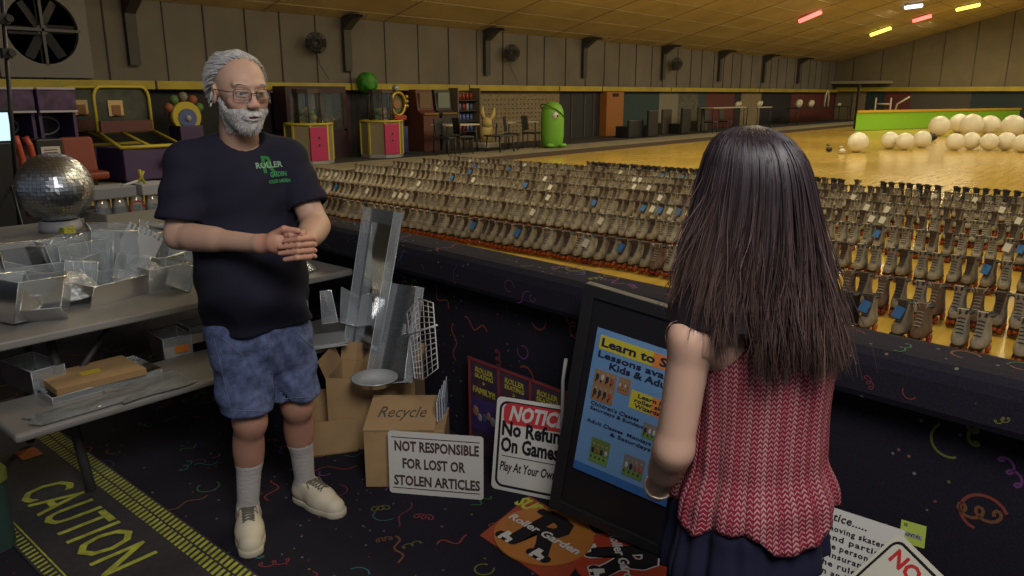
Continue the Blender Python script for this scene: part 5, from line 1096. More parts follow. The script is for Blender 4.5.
    def hair(p):
        q=(p-hc.astype(np.float32))@HB.astype(np.float32)/HS; d=hs(q*HS)/HS-.0075*np.clip((q[...,1]+.040-np.clip(.115-q[...,2],0,.2)*.62)/.035,0.05,1)-.002*np.sin(q[...,0]*130+q[...,2]*60)*np.sin(q[...,1]*90)
        front=(q[...,1]*1.0+ .052)-.75*np.maximum(0,.088-q[...,2])*0
        lineY=-.040+np.clip(.115-q[...,2],0,.2)*.62          # hairline runs back as it drops to the temples
        side=np.clip(.05-q[...,2],0,1)*.0
        k=lineY-q[...,1]                                        # positive in front of the line
        low=(-.045-.30*np.maximum(0,q[...,1]-.02))-q[...,2]
        ear=.030-np.sqrt(((q[...,1]-.010)/1.0)**2+((q[...,2]+.008)/1.15)**2)+0*q[...,0]
        return np.maximum.reduce([d,k,low,ear*.8])*HS
    V,F_=nets(hair,hc-.16,hc+.17,.004); sdf_obj('hair',[(V,F_)],[HG],root,None,1)
    def beard(p):
        q=(p-hc.astype(np.float32))@HB.astype(np.float32)/HS; tl_=-.043+np.clip((q[...,1]+.055),0,.1)*.75+.003*np.sin(q[...,0]*160)*np.sin(q[...,1]*120); d=hs(q*HS)/HS-.0085*np.clip((tl_-q[...,2])/.016,0.03,1)-.0015*np.sin(q[...,0]*220+q[...,1]*90)*np.sin(q[...,2]*200)
        top=q[...,2]-tl_         # rises toward the ears
        top=np.minimum(top,np.maximum(q[...,2]+.040,-(q[...,2]+.085)) )
        mouth=.0068-np.sqrt((q[...,0]/2.4)**2+((q[...,2]+.0670)/.60)**2)
        back=q[...,1]-.008; low=-.118-q[...,2]; up_=q[...,2]-.012
        nose=.018-np.sqrt((q[...,0])**2+((q[...,2]+.028))**2)
        return np.maximum.reduce([d,top,mouth*np.where(q[...,1]<-.05,1,-1) ,back,low,up_,np.where(q[...,1]<-.05,nose,-1)])*HS
    V,F_=nets(beard,hc-.16,hc+.10,.0035); sdf_obj('beard',[(V,F_)],[BG],root,None,1)
    mb=MB(); rs_=random.Random(5)
    from mathutils.bvhtree import BVHTree as BT
    bt=BT.FromPolygons([tuple(v) for v in VH],[tuple(f) for f in FH])
    for k in range(2600):
        a=rs_.uniform(-math.pi,math.pi); zz=rs_.uniform(-.05,.125); n=np.array([math.sin(a)*math.cos(zz*9),math.cos(a)*math.cos(zz*9),math.sin(zz*9)*.9]); 
        q=np.array([0,.01,.02])+n*.2; hit=bt.ray_cast(Vector(HB@(q*HS)+hc),Vector(HB@(-n)))
        if hit[0] is None: continue
        ql=(np.array(hit[0])-hc)@HB/HS
        if ql[1]<-.040+max(0,.115-ql[2])*.62+rs_.uniform(-.016,.004) or ql[2]<-.045-.3*max(0,ql[1]-.02) or (abs(ql[1]-.010)**2+((ql[2]+.008)/1.15)**2)**.5<.028: continue
        nn=np.array(hit[1])@HB; d_=nrm(np.array([.12*math.copysign(1,ql[0]),.75,-.45+ql[2]*3])+nn*.45); P=[ql+nn*.004]; L=rs_.uniform(.018,.036)
        for i in range(3): P.append(P[-1]+nrm(d_+np.array([0,0,-.30*i]))*L/3+nn*.001)
        mb.tube([HB@(x*HS)+hc for x in P],[.0011,.0010,.0008,.0004],3,0,False)
    mb.build('hair_strands',[mat('hair_strand_grey',(.45,.44,.43),.6)],root)
    mb=MB()
    for k in range(3000):
        a=rs_.uniform(-1.9,1.9); zz=rs_.uniform(-.12,.005); n=np.array([math.sin(a),-math.cos(a),0]); q=np.array([0,.0,zz])+n*.16; hit=bt.ray_cast(Vector(HB@(q*HS)+hc),Vector(HB@(-n)))
        if hit[0] is None: continue
        ql=(np.array(hit[0])-hc)@HB/HS
        if ql[1]>.008 or ql[2]>-.040+max(0,ql[1]+.055)*.75 or (ql[1]<-.05 and (ql[0]/2.0)**2+((ql[2]+.0645)/1.1)**2<.0095**2) or (ql[1]<-.05 and ql[0]**2+(ql[2]+.028)**2<.017**2) or ql[2]<-.117: continue
        nn=np.array(hit[1])@HB; d_=nrm(np.array([0,.10,-1])+nn*.55); P=[ql+nn*.005,ql+nn*.006+d_*.006,ql+nn*.005+d_*.013]
        mb.tube([HB@(x*HS)+hc for x in P],[.0009,.0008,.0004],3,0,False)
    mb.build('beard_strands',[mat('beard_strand',(.50,.48,.46),.6)],root)
    mb=MB()
    for s in (-1,1):
        for k in range(26): x=s*(.016+.030*k/26); z=.0295+.004*math.sin(k/26*math.pi); mb.tube([HB@(np.array([x,-.0945+.30*(abs(x)-.016),z])*HS)+hc,HB@(np.array([x+s*.006,-.0965+.30*(abs(x)-.016),z+.0015])*HS)+hc],[.0010,.0004],3,0,False)
    mb.build('eyebrows',[mat('beard_strand',(.50,.48,.46),.6)],root)
    # glasses
    mb=MB(); gl=MB()
    for s in (-1,1):
        R_=[]
        for x,z in rrect(.050,.031,.010,4,cx=s*.033,cy=.003): R_.append(HB@(np.array([x,-.108+.35*max(0,abs(x)-.012)-.0*z,z])*HS)+hc)
        mb.tube(R_+[R_[0]],.0013,5,0,False); k=len(gl.v); gl.add(R_,[tuple(range(len(R_)))])
        mb.tube([HB@(np.array(q)*HS)+hc for q in ((s*.058,-.092,.010),(s*.072,-.075,.010),(s*.083,.0,.010),(s*.084,.022,.002))],.0014,5)
    mb.tube([HB@(np.array(q)*HS)+hc for q in ((-.009,-.109,.006),(0,-.113,.009),(.009,-.109,.006))],.0013,5)
    g=mb.build('glasses',[mat('glasses_frame',(.03,.025,.025),.3,.5)],root); gl.build('lenses',[plastic_mat('lens',(.8,.8,.8),.03,.03,.05)],g)
    # shirt
    shirtM=mat('tshirt_navy',(.0125,.012,.023),.9,var=.12,scale=5,bump=.15,bscale=14,spec=.2)
    hem=J(258,328,2.62)[2]
    def shirt(p):
        d=ecap(p,pel+UP*-.06,chest+UP*.02,.195,.178,B,.74)
        d=sm(d,el(p,belly+face*.035,(.175,.145,.17),B),.08)
        d=sm(d,el(p,chest+face*.0+UP*.05,(.165,.12,.11),B),.06)
        d=sm(d,rc(p,neck+UP*-.035+left*.05,shL+UP*.005,.060,.066),.05); d=sm(d,rc(p,neck+UP*-.035-left*.05,shR+UP*.00,.060,.066),.05)
        for sh,elb,cut in ((shR,elR,.80),(shL,elL,.72)):
            ax=nrm(elb-sh); L=np.linalg.norm(elb-sh); s=rc(p,sh,sh+ax*L,.070,.080); s=np.maximum(s,plane(p,sh+ax*L*cut,ax)); s=np.maximum(s,-(rc(p,sh,elb+ax*.2,.055,.070)+np.where(plane(p,sh+ax*L*(cut-.12),ax)>0,0,1)))
            d=sm(d,s,.022)
        d=d+noise_fold(p,.008,24,.5)*np.clip((1.30-p[...,2])*3,0,1)+.0065*np.sin(p[...,2]*42+p[...,0]*18+3*np.sin(p[...,1]*9))*np.clip((1.18-p[...,2])*4,0,1)
        for sh,elb in ((shR,elR),(shL,elL)): d=d+.005*np.sin(plane(p,sh,elb-sh)*70+p[...,0]*30)*np.exp(-np.sum((p-(sh+elb).astype(np.float32)/2)**2,-1)/.02)
        d=np.maximum(d,(hem+.008*np.sin(p[...,0]*14+1))-p[...,2])
        d=np.maximum(d,-el(p,neck+face*.030+UP*.028,(.078,.088,.075),B)); 
        d=np.maximum(d,-(ecap(p,pel-UP*.3,pel+UP*.02,.165,.165,B,.74)))
        return d
    pts=np.array([shR,shL,elR,elL,pel,belly]); lo=np.minimum.reduce(pts)-.22; hi=np.maximum.reduce(pts)+.22; lo[2]=hem-.03; hi[2]=neck[2]+.08
    VS,FS=nets(shirt,lo,hi,.0065); sh_o=sdf_obj('tshirt',[(VS,FS)],[shirtM],root,None,2)
    bs=BT.FromPolygons([tuple(v) for v in VS],[tuple(f) for f in FS])
    mb=MB(); ring_=[]
    for k in range(33):
        a=2*math.pi*k/32; ring_.append(neck+face*.030+UP*(-.008-.034*math.cos(a))+left*.076*math.sin(a)*.98+face*.072*math.cos(a))
    # chest logo draped on the shirt
    GRN=mat('logo_green',(.03,.24,.06),.7); WG=mat('logo_pale',(.32,.50,.36),.7)
    lc=J(283,172,2.50); 
    def drape(mb,m,name):
        out=MB(); V=[]
        for v in mb.v:
            o=lc+left*v[0]*1.0+UP*v[1]+face*.25; h=bs.ray_cast(Vector(o),Vector(-face)); V.append((np.array(h[0])+face*(.0035+v[2])) if h[0] is not None else lc)
        out.add(V,mb.f); return out.build(name,m,sh_o)
    a=MB(); text(a,'R',-.012,.012,.075,bold=.03); a.v=[(x,y,0) for x,y,z in a.v]; drape(a,[GRN],'logo_letter')
    a=MB(); text(a,'ROLLER',-.008,.012,.026,bold=.03,w=.095); a.v=[(x,y,.001) for x,y,z in a.v]; drape(a,[WG],'logo_lettering')
    a=MB(); text(a,'GARDEN',.020,-.020,.022,bold=.03,w=.06); text(a,'ROLLER GARDEN',.02,-.043,.016,bold=.03,w=.075); a.v=[(x,y,.001) for x,y,z in a.v]; drape(a,[mat('logo_green2',(.08,.42,.16),.7)],'logo_lettering')
    # shorts
    DEN=mat('denim',(.075,.095,.185),.9,var=.30,scale=38,bump=.3,bscale=150,spec=.2)
    def shorts(p):
        d=ecap(p,pel-UP*.05,pel+UP*.10,.185,.18,B,.74)
        for hp,kn,cy in ((hipR,knR,J(257,412,2.57)[2]),(hipL,knL,J(297,397,2.72)[2])):
            e=rc(p,hp-UP*.02,kn,.104,.094); e=e+.005*np.sin(p[...,2]*38+p[...,0]*26)*np.clip((.80-p[...,2])*5,0,1)
            e=np.maximum(e,cy-p[...,2]); e=np.maximum(e,-np.maximum(rc(p,hp,kn-UP*.1,.080,.076),p[...,2]-cy-.05))
            d=sm(d,e,.018)
        return d+noise_fold(p,.0045,34,1.)+.003*np.sin(p[...,2]*55+8*np.sin(p[...,0]*14))
    pts=np.array([hipR,hipL,knR,knL,pel]); lo=np.minimum.reduce(pts)-.15; hi=np.maximum.reduce(pts)+.2
    VS,FS=nets(shorts,lo,hi,.0065); so=sdf_obj('denim_shorts',[(VS,FS)],[DEN],root,None,1)
    bsh=BT.FromPolygons([tuple(v) for v in VS],[tuple(f) for f in FS]); mb=MB()
    def seam(pts_):
        out=[]
        for x,y in pts_:
            o_=PF(x,y,1.5)-org; d_=nrm(PF(x,y,3.)-PF(x,y,1.5)); h=bsh.ray_cast(Vector(o_),Vector(d_))
            if h[0] is not None: out.append(np.array(h[0])-d_*.0015)
        if len(out)>2: mb.tube(out,.0016,4,0,False)
    lerp=lambda a,b,n=14:[(a[0]+(b[0]-a[0])*k/n,a[1]+(b[1]-a[1])*k/n) for k in range(n+1)]
    seam(lerp((229,411),(283,411))); seam(lerp((282,399),(318,396))); seam(lerp((268,336),(274,392))); seam(lerp((214,338),(231,410))); seam(lerp((222,338),(243,356))); seam(lerp((298,334),(315,350)))
    mb.build('seams',[mat('denim_seam',(.12,.13,.20),.9)],so)
    # socks and shoes
    SOCK=mat('sock_white',(.44,.41,.40),.9,bump=.3,bscale=120); SHO=mat('sneaker_cream',(.50,.45,.34),.6,var=.08,scale=12,bump=.1,bscale=40); SOL=mat('sneaker_sole',(.42,.38,.29),.6); LC_=mat('shoe_lace',(.12,.11,.09),.8)
    for kn,an,toe,hee,cy in ((knR,anR,toeR,heR,J(247,462,2.62)[2]),(knL,anL,toeL,heL,J(302,446,2.76)[2])):
        def sock(p):
            e=rc(p,kn,an,.054,.0395); e=sm(e,el(p,kn+(an-kn)*.30-face*.018,(.0575,.058,.112),B),.02); e=sm(e,rc(p,an,hee+UP*.03,.040,.040),.02)
            return np.maximum(e+.0003*np.sin(p[...,2]*300),p[...,2]-cy)
        V,F_=nets(sock,np.minimum(an,kn)-.1,np.maximum(an,kn)+.1,.005); sdf_obj('sock',[(V,F_)],[SOCK],root,None,1)
        dr=toe-hee; dr[2]=0; dr=nrm(dr); sd=np.cross(UP,dr); SB=np.stack([sd,dr,UP],1)
        hb=an*np.array([1,1,0])-dr*.062; tp=hb+dr*.295
        def shoe(p):
            d=ecap(p,hb+dr*.045+UP*.045,hb+dr*.17+UP*.045,.040,.047,SB,1.); d=sm(d,ecap(p,hb+dr*.15+UP*.040,hb+dr*.235+UP*.032,.048,.042,SB,1.),.03)
            d=sm(d,rc(p,hb+dr*.055+UP*.06,hb+dr*.060+UP*.105,.044,.043),.03); d=sm(d,rc(p,hb+dr*.10+UP*.085,hb+dr*.16+UP*.055,.034,.034),.03)
            d=np.maximum(d,.018-p[...,2]); d=np.maximum(d,p[...,2]-(.105+.0*p[...,0])); return d
        V,F_=nets(shoe,np.minimum(hb,tp)-.08,np.maximum(hb,tp)+np.array([.08,.08,.15]),.0045); s_=sdf_obj('sneaker',[(V,F_)],[SHO],root,None,1)
        sb=BT.FromPolygons([tuple(v) for v in V],[tuple(f) for f in F_])
        def sole(p):
            d=ecap(p,hb+dr*.045+UP*.012,hb+dr*.17+UP*.012,.046,.051,SB,1.); d=sm(d,ecap(p,hb+dr*.15+UP*.012,hb+dr*.240+UP*.012,.052,.046,SB,1.),.02); d=np.maximum(d,p[...,2]-.026); return np.maximum(d,.001-p[...,2])
        V,F_=nets(sole,np.minimum(hb,tp)-np.array([.08,.08,.02]),np.maximum(hb,tp)+np.array([.08,.08,.06]),.0045); sdf_obj('sole',[(V,F_)],[SOL],s_,None,0)
        lm=MB()
        def onshoe(u,v):
            h=sb.ray_cast(Vector(hb+dr*u+sd*v+UP*.3),Vector((0,0,-1))); return np.array(h[0])+UP*.004 if h[0] is not None else hb+dr*u+sd*v+UP*.1
        for k in range(5):
            u=.108+.016*k; lm.tube([onshoe(u,-.022),onshoe(u+.004,0),onshoe(u+.012,.022)],.0026,5); lm.tube([onshoe(u,.022),onshoe(u+.004,0)+UP*.002,onshoe(u+.012,-.022)],.0026,5)
        lm.tube([onshoe(.108,0)+UP*.004,onshoe(.115,.03)+UP*.008,onshoe(.13,.035),onshoe(.12,.01)+UP*.006],.0024,5); lm.tube([onshoe(.108,0)+UP*.004,onshoe(.112,-.03)+UP*.008,onshoe(.128,-.036)],.0024,5)
        lm.build('laces',[LC_],s_)
    return root
man()
# ---------------------------------------------------------------- WOMAN, seen from behind
def chevron_mat():
    m=bpy.data.materials.new('chevron_knit'); m.use_nodes=True; nt=m.node_tree; N=nt.nodes; L=nt.links; b=N['Principled BSDF']; b.inputs['Roughness'].default_value=.9; b.inputs['Specular IOR Level'].default_value=.15
    uv=N.new('ShaderNodeUVMap'); sp=N.new('ShaderNodeSeparateXYZ'); L.new(uv.outputs[0],sp.inputs[0])
    def M(op,a,b_=None):
        n=N.new('ShaderNodeMath'); n.operation=op
        for i,x in enumerate((a,b_)):
            if x is None: continue
            if isinstance(x,(int,float)): n.inputs[i].default_value=x
            else: L.new(x,n.inputs[i])
        return n.outputs[0]
    u=M('MULTIPLY',sp.outputs[0],78.); fu=M('FRACT',u); tri=M('ABSOLUTE',M('SUBTRACT',fu,.5)); v=M('MULTIPLY',sp.outputs[1],105.)
    ph=M('FRACT',M('ADD',v,M('MULTIPLY',tri,1.5))); col=M('FLOOR',u); alt=M('FRACT',M('MULTIPLY',col,.3819))
    th=M('ADD',.16,M('MULTIPLY',alt,.42)); line=M('LESS_THAN',ph,th); edge=M('GREATER_THAN',tri,.44)
    mx=N.new('ShaderNodeMix'); mx.data_type='RGBA'; mx.inputs['A'].default_value=(.17,.012,.026,1); mx.inputs['B'].default_value=(.35,.19,.19,1); L.new(line,mx.inputs['Factor'])
    m2=N.new('ShaderNodeMix'); m2.data_type='RGBA'; m2.inputs['B'].default_value=(.10,.012,.03,1); L.new(mx.outputs['Result'],m2.inputs['A']); L.new(edge,m2.inputs['Factor']); L.new(m2.outputs['Result'],b.inputs['Base Color'])
    bm=N.new('ShaderNodeBump'); bm.inputs['Strength'].default_value=.35; bm.inputs['Distance'].default_value=.003; L.new(line,bm.inputs['Height']); L.new(bm.outputs['Normal'],b.inputs['Normal']); return m
def woman():
    g=PF(757,400,1.42); org=np.array([g[0],g[1],0.]); root=thing('person','person with long dark hair and red chevron sleeveless top, seen from behind','person',tuple(org))
    J=lambda x,y,f: PF(x,y,f)-org
    yb=math.radians(24); face=wv(-math.sin(yb),math.cos(yb)); left=wv(-math.cos(yb),-math.sin(yb)); B=np.stack([left,-face,UP],1)
    hyw=math.radians(42); hf=wv(-math.sin(hyw),math.cos(hyw)); hl=wv(-math.cos(hyw),-math.sin(hyw)); HB=np.stack([hl,-hf*-1*-1,UP],1)
    HB=np.stack([hl,-hf,UP],1); hc=J(746,196,1.415); hs=head_sdf(.93)
    neck=J(757,285,1.41); shL=J(692,338,1.335); shR=J(814,350,1.46); elL=J(674,448,1.345); wrL=J(657,489,1.44); hdL=J(666,480,1.56)
    elR=shR+left*.02+UP*-.26+face*.08; wrR=elR+face*.10+left*.04+UP*.04
    chest=J(757,380,1.42); pel=J(745,540,1.44); 
    SK=SKIN('skin_woman',(.42,.25,.18))
    # note: frame columns are (left, back, up); the head model looks along -y = its front
    def headf(p):
        q=((p-hc.astype(np.float32))@HB.astype(np.float32)); d=hs(q)
        return sm(d,rc(p,hc+HB@np.array([0,.02,-.05]),neck,.048,.052),.02)
    lo=hc-.15; hi=hc+.15; lo[2]=neck[2]-.06; VH,FH=nets(headf,lo,hi,.005)
    def finger(d,base,dirv,nx,L,r,curl):
        a=base; p_=dirv
        return None
    def arms(p):
        d=sm(rc(p,shL,elL,.040,.036),rc(p,elL,wrL,.034,.024),.02); d=sm(d,rc(p,elL+(wrL-elL)*.15,elL+(wrL-elL)*.5,.034,.030),.02)
        e=sm(rc(p,shR,elR,.041,.034),rc(p,elR,wrR,.034,.024),.02); d=sm(d,rc(p,shL,shR,.036,.036),.03); d=np.minimum(d,e)
        for w,dr,sgn in ((wrL,nrm(hdL-wrL),1),(wrR,nrm(face+UP*.15),-1)):
            sd=nrm(np.cross(dr,UP)); n=np.cross(sd,dr); PB_=np.stack([sd,dr,n],1); c=w+dr*.045
            h=sm(el(p,c,(.036,.046,.015),PB_),rc(p,w,c,.022,.018),.015)
            for k in range(4):
                b0=w+dr*.082+sd*(.024-.016*k); b1=b0+dr*[.036,.042,.038,.030][k]-n*.012; b2=b1+dr*[.020,.024,.022,.016][k]-n*.026
                h=sm(h,sm(rc(p,b0-dr*.012,b1,.0090,.0082),rc(p,b1,b2,.0082,.0068),.003),.004)
            b0=w+dr*.022+sd*.028*sgn; b1=b0+dr*.030+sd*.018*sgn-n*.012; b2=b1+dr*.026-n*.010; h=sm(h,sm(rc(p,b0,b1,.0115,.0095),rc(p,b1,b2,.0095,.008),.003),.006)
            d=sm(d,h,.008)
        return d
    pts=np.array([shL,shR,elL,elR,wrL,wrR,hdL+nrm(hdL-wrL)*.1]); VA,FA=nets(arms,np.minimum.reduce(pts)-.14,np.maximum.reduce(pts)+.14,.0045)
    hipL=pel+left*.085-UP*.02; hipR=pel-left*.085-UP*.02; anL=np.array([hipL[0],hipL[1],.09]); anR=np.array([hipR[0],hipR[1],.09])+face*.05
    knL=(hipL+anL)/2+face*.02; knR=(hipR+anR)/2+face*.03
    tor=lambda p: sm(ecap(p,pel,chest+UP*.10,.125,.125,B,.72),rc(p,shL,shR,.05,.05),.05)
    VT,FT=nets(tor,np.minimum(pel,shR)-.22,np.maximum(chest,shL)+.25,.012)
    def feet(p):
        d=1e3
        for an,hp in ((anL,hipL),(anR,hipR)): d=np.minimum(d,sm(rc(p,hp,an-UP*.03,.055,.034),rc(p,an+UP*-.055+face*.02,an+UP*-.062+face*.15,.034,.026),.03))
        return d
    VF,FF=nets(feet,np.minimum(anL,anR)-np.array([.2,.2,.1]),np.array([max(anL[0],anR[0])+.22,max(anL[1],anR[1])+.22,pel[2]+.08]),.009)
    col=lambda V: np.tile(np.array([.50,.31,.225]),(len(V),1))*(1+.04*np.sin(V[:,[0]]*60)*np.sin(V[:,[2]]*50))
    sdf_obj('body',[(VH,FH),(VA,FA),(VT,FT),(VF,FF)],[SK],root,col,1)
    for s in (-1,1):
        e=HB@(np.array([s*.031,-.0755,.0065])*.98)+hc; mb=MB(); mb.ball((0,0,0),.0132,14); gg=HB@np.array([0,-.0118,-.0005]); mb.ball(gg,.006,10,1); mb.build('eye',[mat('eyeball',(.36,.32,.30),.25),mat('iris_brown',(.05,.03,.02),.3)],root,loc=tuple(e))
    # trousers
    NV=mat('navy_cloth',(.010,.010,.028),.9,bump=.1,bscale=40,spec=.2)
    def pants(p):
        d=ecap(p,pel-UP*.02,pel+UP*.12,.165,.145,B,.78)
        for h,k,a in ((hipL,knL,anL),(hipR,knR,anR)): d=sm(d,sm(rc(p,h,k,.092,.070),rc(p,k,a+UP*.03,.068,.052),.03),.02)
        return np.maximum(d+noise_fold(p,.004,22,2.),.06-p[...,2])
    V,F_=nets(pants,np.minimum(anL,anR)-np.array([.22,.22,.05]),np.array([pel[0]+.25,pel[1]+.25,pel[2]+.25]),.009); sdf_obj('navy_trousers',[(V,F_)],[NV],root,None,1)
    for an in (anL,anR):
        def shoe(p):
            d=sm(rc(p,an-UP*.055-face*.03,an-UP*.055+face*.14,.040,.040),rc(p,an-UP*.03,an-UP*.05,.045,.045),.02); return np.maximum(np.maximum(d,.003-p[...,2]),p[...,2]-.095)
        V,F_=nets(shoe,an-np.array([.25,.25,.1]),an+np.array([.25,.25,.1]),.006); sdf_obj('shoe',[(V,F_)],[BL],root,None,1)
    # garments as lofted cloth with folds
    def loft(name,rings,m,hemf,n=220,thick=.004,foldamp=1.):
        me_v=[];uvs=[]; K=len(rings)
        zs=[r[0] for r in rings]; SUB=46
        rows=[]
        for i in range(SUB+1):
            t=i/SUB
            for k in range(n+1):
                th=2*math.pi*k/n; zt=zs[0]; zb=hemf(th); z=zt+(zb-zt)*t
                # interpolate profile
                j=0
                while j<K-2 and z<zs[j+1]: j+=1
                f=min(1.3,max(0,(zs[j]-z)/(zs[j]-zs[j+1]))); f2=f*f*(3-2*f) if f<=1 else f
                a,b,cx,cy=[rings[j][q]+(rings[j+1][q]-rings[j][q])*f2 for q in (1,2,3,4)]
                w=max(0,min(1,(1.18-z)/.38))*foldamp
                fo=1+w*(.050*math.sin(7*th+1.2+.8*math.sin(3*th))+.030*math.sin(15*th+2*math.sin(2*th)+z*4)+.016*math.sin(26*th+z*9))
                c,s=math.cos(th),math.sin(th)
                p=left*(a*fo*math.copysign(abs(c)**.9,c)+cx)-face*(b*fo*math.copysign(abs(s)**.9,s)+cy)+UP*z
                me_v.append(p); uvs.append((k/n,z))
        Fc=[]
        for i in range(SUB):
            for k in range(n): a=i*(n+1)+k; Fc.append((a,a+1,a+n+2,a+n+1))
        me=bpy.data.meshes.new(name); me.from_pydata([tuple(v) for v in me_v],[],Fc); me.materials.append(m); me.polygons.foreach_set('use_smooth',[True]*len(Fc))
        ul=me.uv_layers.new(name='UVMap'); li=np.empty(len(me.loops),np.int32); me.loops.foreach_get('vertex_index',li); ul.data.foreach_set('uv',np.array(uvs,np.float32)[li].ravel())
        me.update(); o=bpy.data.objects.new(name,me); COL.objects.link(o); o.parent=root; so=o.modifiers.new('s','SOLIDIFY'); so.thickness=thick; so.offset=0; return o
    cz=lambda y,f=1.38: J(757,y,f)[2]
    c0=(neck+chest)/2; ctr=lambda x,f: ((J(x,400,f))@left,-((J(x,400,f))@face))
    cx0,cy0=ctr(760,1.415)
    zt=cz(292,1.40)
    R_=[(zt,.062,.058,cx0,cy0),(zt-.035,.125,.072,cx0,cy0),(zt-.07,.142,.090,cx0,cy0),(zt-.15,.145,.108,cx0,cy0),(zt-.25,.140,.108,cx0,cy0),(zt-.34,.142,.112,cx0,cy0),(zt-.43,.170,.136,cx0-.004,cy0),(zt-.53,.198,.158,cx0-.006,cy0)]
    def hem(th): 
        s=math.sin(th); c=math.cos(th)      # c=+1 left side, s=+1 back
        return cz(532,1.34)+.050*max(0,-c-.2)*1.4+.030*max(0,c)-.016*math.sin(5*th+.6)-.006*math.sin(11*th)
    loft('chevron_top',R_,chevron_mat(),hem)
    R2=[(cz(470),.135,.105,cx0+.005,cy0),(cz(520),.158,.128,cx0+.010,cy0),(cz(560),.170,.140,cx0+.012,cy0),(cz(600),.192,.152,cx0-.002,cy0)]
    loft('navy_underlayer',R2,NV,lambda th: cz(574,1.36)+.055*max(0,-math.cos(th))+.012*math.sin(4*th+1),n=120,foldamp=1.)
    # bracelet
    ax=nrm(wrL-elL); sd=nrm(np.cross(ax,UP)); n2=np.cross(sd,ax); c=wrL-ax*.012; mb=MB(); mb.tube([c+.0275*(math.cos(q)*sd+math.sin(q)*n2) for q in [k*math.pi/14 for k in range(29)]],.0035,6); mb.build('bracelet',[mat('bracelet_pale',(.50,.42,.32),.3,.5)],root)
    # hair envelope in camera-facing axes (lateral, away)
    prof=[(125,748,758),(127.5,736,772),(132,725,784),(140,716,796),(155,708,807),(175,702,814),(200,695,820),(225,688,826),(250,679,832),(275,670,837),(300,661,842),(325,655,847),(350,654,850),(385,660,852)]
    ys=np.array([p_[0] for p_ in prof],float); 
    fcen=lambda y: np.interp(y,[120,200,280,330,400],[1.385,1.385,1.375,1.36,1.355]); fb=lambda y: np.interp(y,[125,127.5,132,140,155,175,200,250,300,385],[.012,.035,.060,.080,.098,.108,.112,.112,.112,.115])
    def env(y,th,s):     # th=0 right, pi/2 towards camera, pi left
        y=np.asarray(y,float); xl=np.interp(y,ys,[p_[1] for p_ in prof]); xr=np.interp(y,ys,[p_[2] for p_ in prof]); xc=(xl+xr)/2-4-.0*y; f=fcen(y)
        sc=(fd@fw)  # depth factor
        r=fd[None]*FPX+rt[None]*(xc-512)[...,None]+ud[None]*(288-y)[...,None]; k=f/(r@fw); C_=CAM+r*k[...,None]; hw=(xr-xl)/2*k*.955
        b=fb(y); return C_-org+rt*((hw*np.cos(th)*s)[...,None])-fw*((b*np.sin(th)*s)[...,None])
    RN_=np.random.default_rng(21); NS=6000; NP=20
    th0=RN_.uniform(-.75,math.pi+.75,NS); vis=(np.cos(th0)); yend=np.zeros(NS)
    u=-np.cos(th0)     # -1 right .. +1 left
    yend=-22+np.where(u<.10,374+RN_.normal(0,6,NS),np.where(u<.32,330+RN_.normal(0,12,NS),np.where(u<.52,362+RN_.normal(0,10,NS),336+RN_.normal(0,12,NS)-20*(u>.75))))
    yend+=9*np.sin(np.round(th0*9)*7.3)+np.where(u>.32,-8,0)+np.where(u>.52,-12,0); yend+=np.where(RN_.random(NS)<.35,-RN_.uniform(5,60,NS),0)
    y0=125.5+RN_.random(NS)**2*34; s0=RN_.uniform(.90,1.0,NS)+(RN_.random(NS)<.05)*RN_.uniform(.0,.06,NS)
    cl=np.round(th0*14)/14; ph=cl*37.; 
    wa=RN_.uniform(.01,.045,NS); wf=RN_.uniform(6,16,NS); wp=RN_.uniform(0,6.28,NS)+ph; wq=RN_.uniform(0,1,NS); P=np.zeros((NS,NP,3)); tt=np.linspace(0,1,NP)
    for i in range(NP):
        t=tt[i]; y=y0+(yend-y0)*t**1.0
        low=np.clip((y-190)/150,0,1); thi=th0+(cl-th0)*.55*low+.035*low*np.sin(t*9+ph)+.02*low*np.sin(t*17+ph*1.7)+.05*low*(RN_.random(NS)-.5)*0
        thi=thi+wa*low*np.sin(t*wf+wp); s=s0+.03*low*np.sin(t*8+ph*.7)+low*t*.05*np.sin(ph*3.1)+.02*low*np.sin(t*wf*1.3+wp*2)-.05*(low>0)*t**3*wq
        P[:,i]=env(y,thi,s)
    fly=RN_.random(NS)<.07; P[fly]+= (RN_.normal(0,.008,(fly.sum(),1,3))*(tt[None,:,None]**2)*3)
    rad=np.interp(tt,[0,.1,.8,1],[.0010,.0014,.0011,.0003]); T=np.gradient(P,axis=1); T/=np.linalg.norm(T,axis=2,keepdims=True)+1e-9
    out=P-env(np.full(NS,200.),th0,np.zeros(NS))[:,None]; out[...,2]=0; out/=np.linalg.norm(out,axis=2,keepdims=True)+1e-9
    A_=np.cross(T,out); A_/=np.linalg.norm(A_,axis=2,keepdims=True)+1e-9; Nn=np.cross(A_,T); V=[]
    for q in (0,2.094,4.189): V.append(P+rad[None,:,None]*(math.cos(q)*Nn+math.sin(q)*A_))
    V=np.stack(V,2).reshape(-1,3); base=np.arange(NS)[:,None]*NP*3; Fs=[]
    ii=np.arange(NP-1)[None]*3+base
    for q in range(3): r2=(q+1)%3; Fs.append(np.stack([ii+q,ii+r2,ii+3+r2,ii+3+q],-1).reshape(-1,4))
    Fh=np.concatenate(Fs)
    tone=RN_.uniform(.55,1.7,NS)*(1+.3*np.sin(cl*61)); root_c=np.array([.017,.011,.014]); tip=np.array([.072,.042,.034])
    cc=root_c[None,None]+(tip-root_c)[None,None]*(np.clip(tt*1.15-.15,0,1)**1.4)[None,:,None]*np.ones((NS,1,1)); cc=cc*tone[:,None,None]; 
    Cc=np.repeat(cc.reshape(-1,3),3,axis=0)
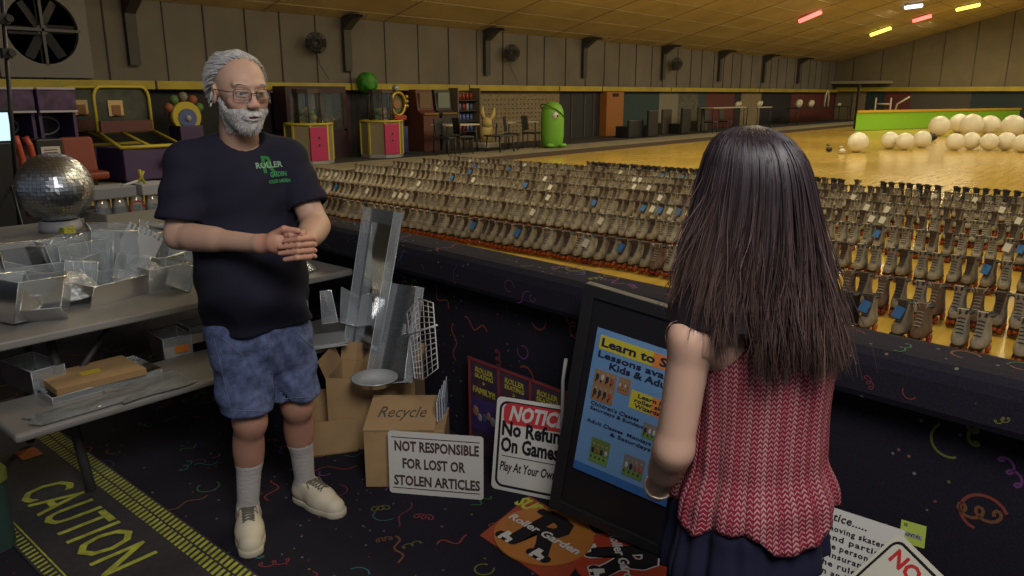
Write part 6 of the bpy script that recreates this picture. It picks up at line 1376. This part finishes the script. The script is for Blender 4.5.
    # core
    yy=np.linspace(125.2,318,34); ths=np.linspace(0,2*math.pi,56,endpoint=False); CV=[]
    for y in yy:
        e=env(np.full(len(ths),y),ths,np.full(len(ths),.90)); CV.append(e)
    CV=np.concatenate(CV); cf=[]
    for i in range(len(yy)-1):
        for k in range(56): j=(k+1)%56; cf.append((i*56+k,i*56+j,(i+1)*56+j,(i+1)*56+k))
    # open towards the face
    fdir=hf; keep=[]
    for f in cf:
        c=CV[list(f)].mean(0)-hc; 
        if c[2]<.055 and c[2]>-.14 and (c@fdir)>.062: continue
        keep.append(f)
    keepS=~(((P-hc)@fdir>.070)&((P-hc)[...,2]<.05)&((P-hc)[...,2]>-.16)).any(1)
    Fh=Fh[np.repeat(np.tile(keepS[:,None],(1,NP-1)).reshape(-1),1).tolist()*3] if True else Fh
    k0=len(V); cf=np.array(keep)+k0; VV=np.concatenate([V,CV]); FF_=np.concatenate([Fh,cf]); CCa=np.concatenate([Cc,np.tile(root_c*.8,(len(CV),1))])
    m=mat('hair_dark',(.02,.015,.014),.42,vc='HC',spec=.45)
    me=bpy.data.meshes.new('hair'); me.from_pydata(VV.tolist(),[],FF_.tolist()); me.materials.append(m); me.polygons.foreach_set('use_smooth',[True]*len(FF_))
    a=me.color_attributes.new('HC','FLOAT_COLOR','POINT'); a.data.foreach_set('color',np.concatenate([CCa,np.ones((len(CCa),1))],1).astype(np.float32).ravel()); me.update()
    o=bpy.data.objects.new('hair',me); COL.objects.link(o); o.parent=root
woman()
# ================================================================== CAMERA + LIGHT
cam=bpy.data.cameras.new('camera'); co=bpy.data.objects.new('camera',cam); COL.objects.link(co)
cam.sensor_width=36; cam.lens=36*FPX/1024; cam.clip_start=.05; cam.clip_end=200
M=np.eye(4); M[:3,0]=rt; M[:3,1]=ud; M[:3,2]=-fd; M[:3,3]=CAM; co.matrix_world=Matrix(M); scn.camera=co
w=bpy.data.worlds.new('world'); scn.world=w; w.use_nodes=True; w.node_tree.nodes['Background'].inputs[0].default_value=(.80,.88,1.,1); w.node_tree.nodes['Background'].inputs[1].default_value=.13
def lamp(name,loc,size,power,col,aim=(0,0,-1),sy=None,spread=180):
    l=bpy.data.lights.new(name,'AREA'); l.shape='RECTANGLE'; l.size=size; l.size_y=sy or size; l.energy=power; l.color=col; l.spread=math.radians(spread)
    o=bpy.data.objects.new(name,l); COL.objects.link(o); o.location=tuple(loc); d=Vector(aim); o.rotation_euler=d.to_track_quat('-Z','Y').to_euler(); return o
for x in (8,15,22,30,38,45):
    for y in (9,2,-5): lamp('rink_lamp',(x,y,zceil(y)-.35),1.6,230,(1.,.86,.56),sy=3)
lamp('added_key_light',(.2,-.6,3.3),1.2,92,(1.,.97,.95),aim=(.55,.65,-.75))  # unseen area light added overhead to key the people and signs
lamp('arcade_lamp',(4,10,3.6),2,14,(.9,.85,1.))
scn.view_settings.view_transform='Standard'; scn.view_settings.look='None'; scn.view_settings.exposure=0; scn.view_settings.gamma=1; scn.view_settings.use_curve_mapping=False
try: scn.cycles.transparent_max_bounces=32
except Exception: pass
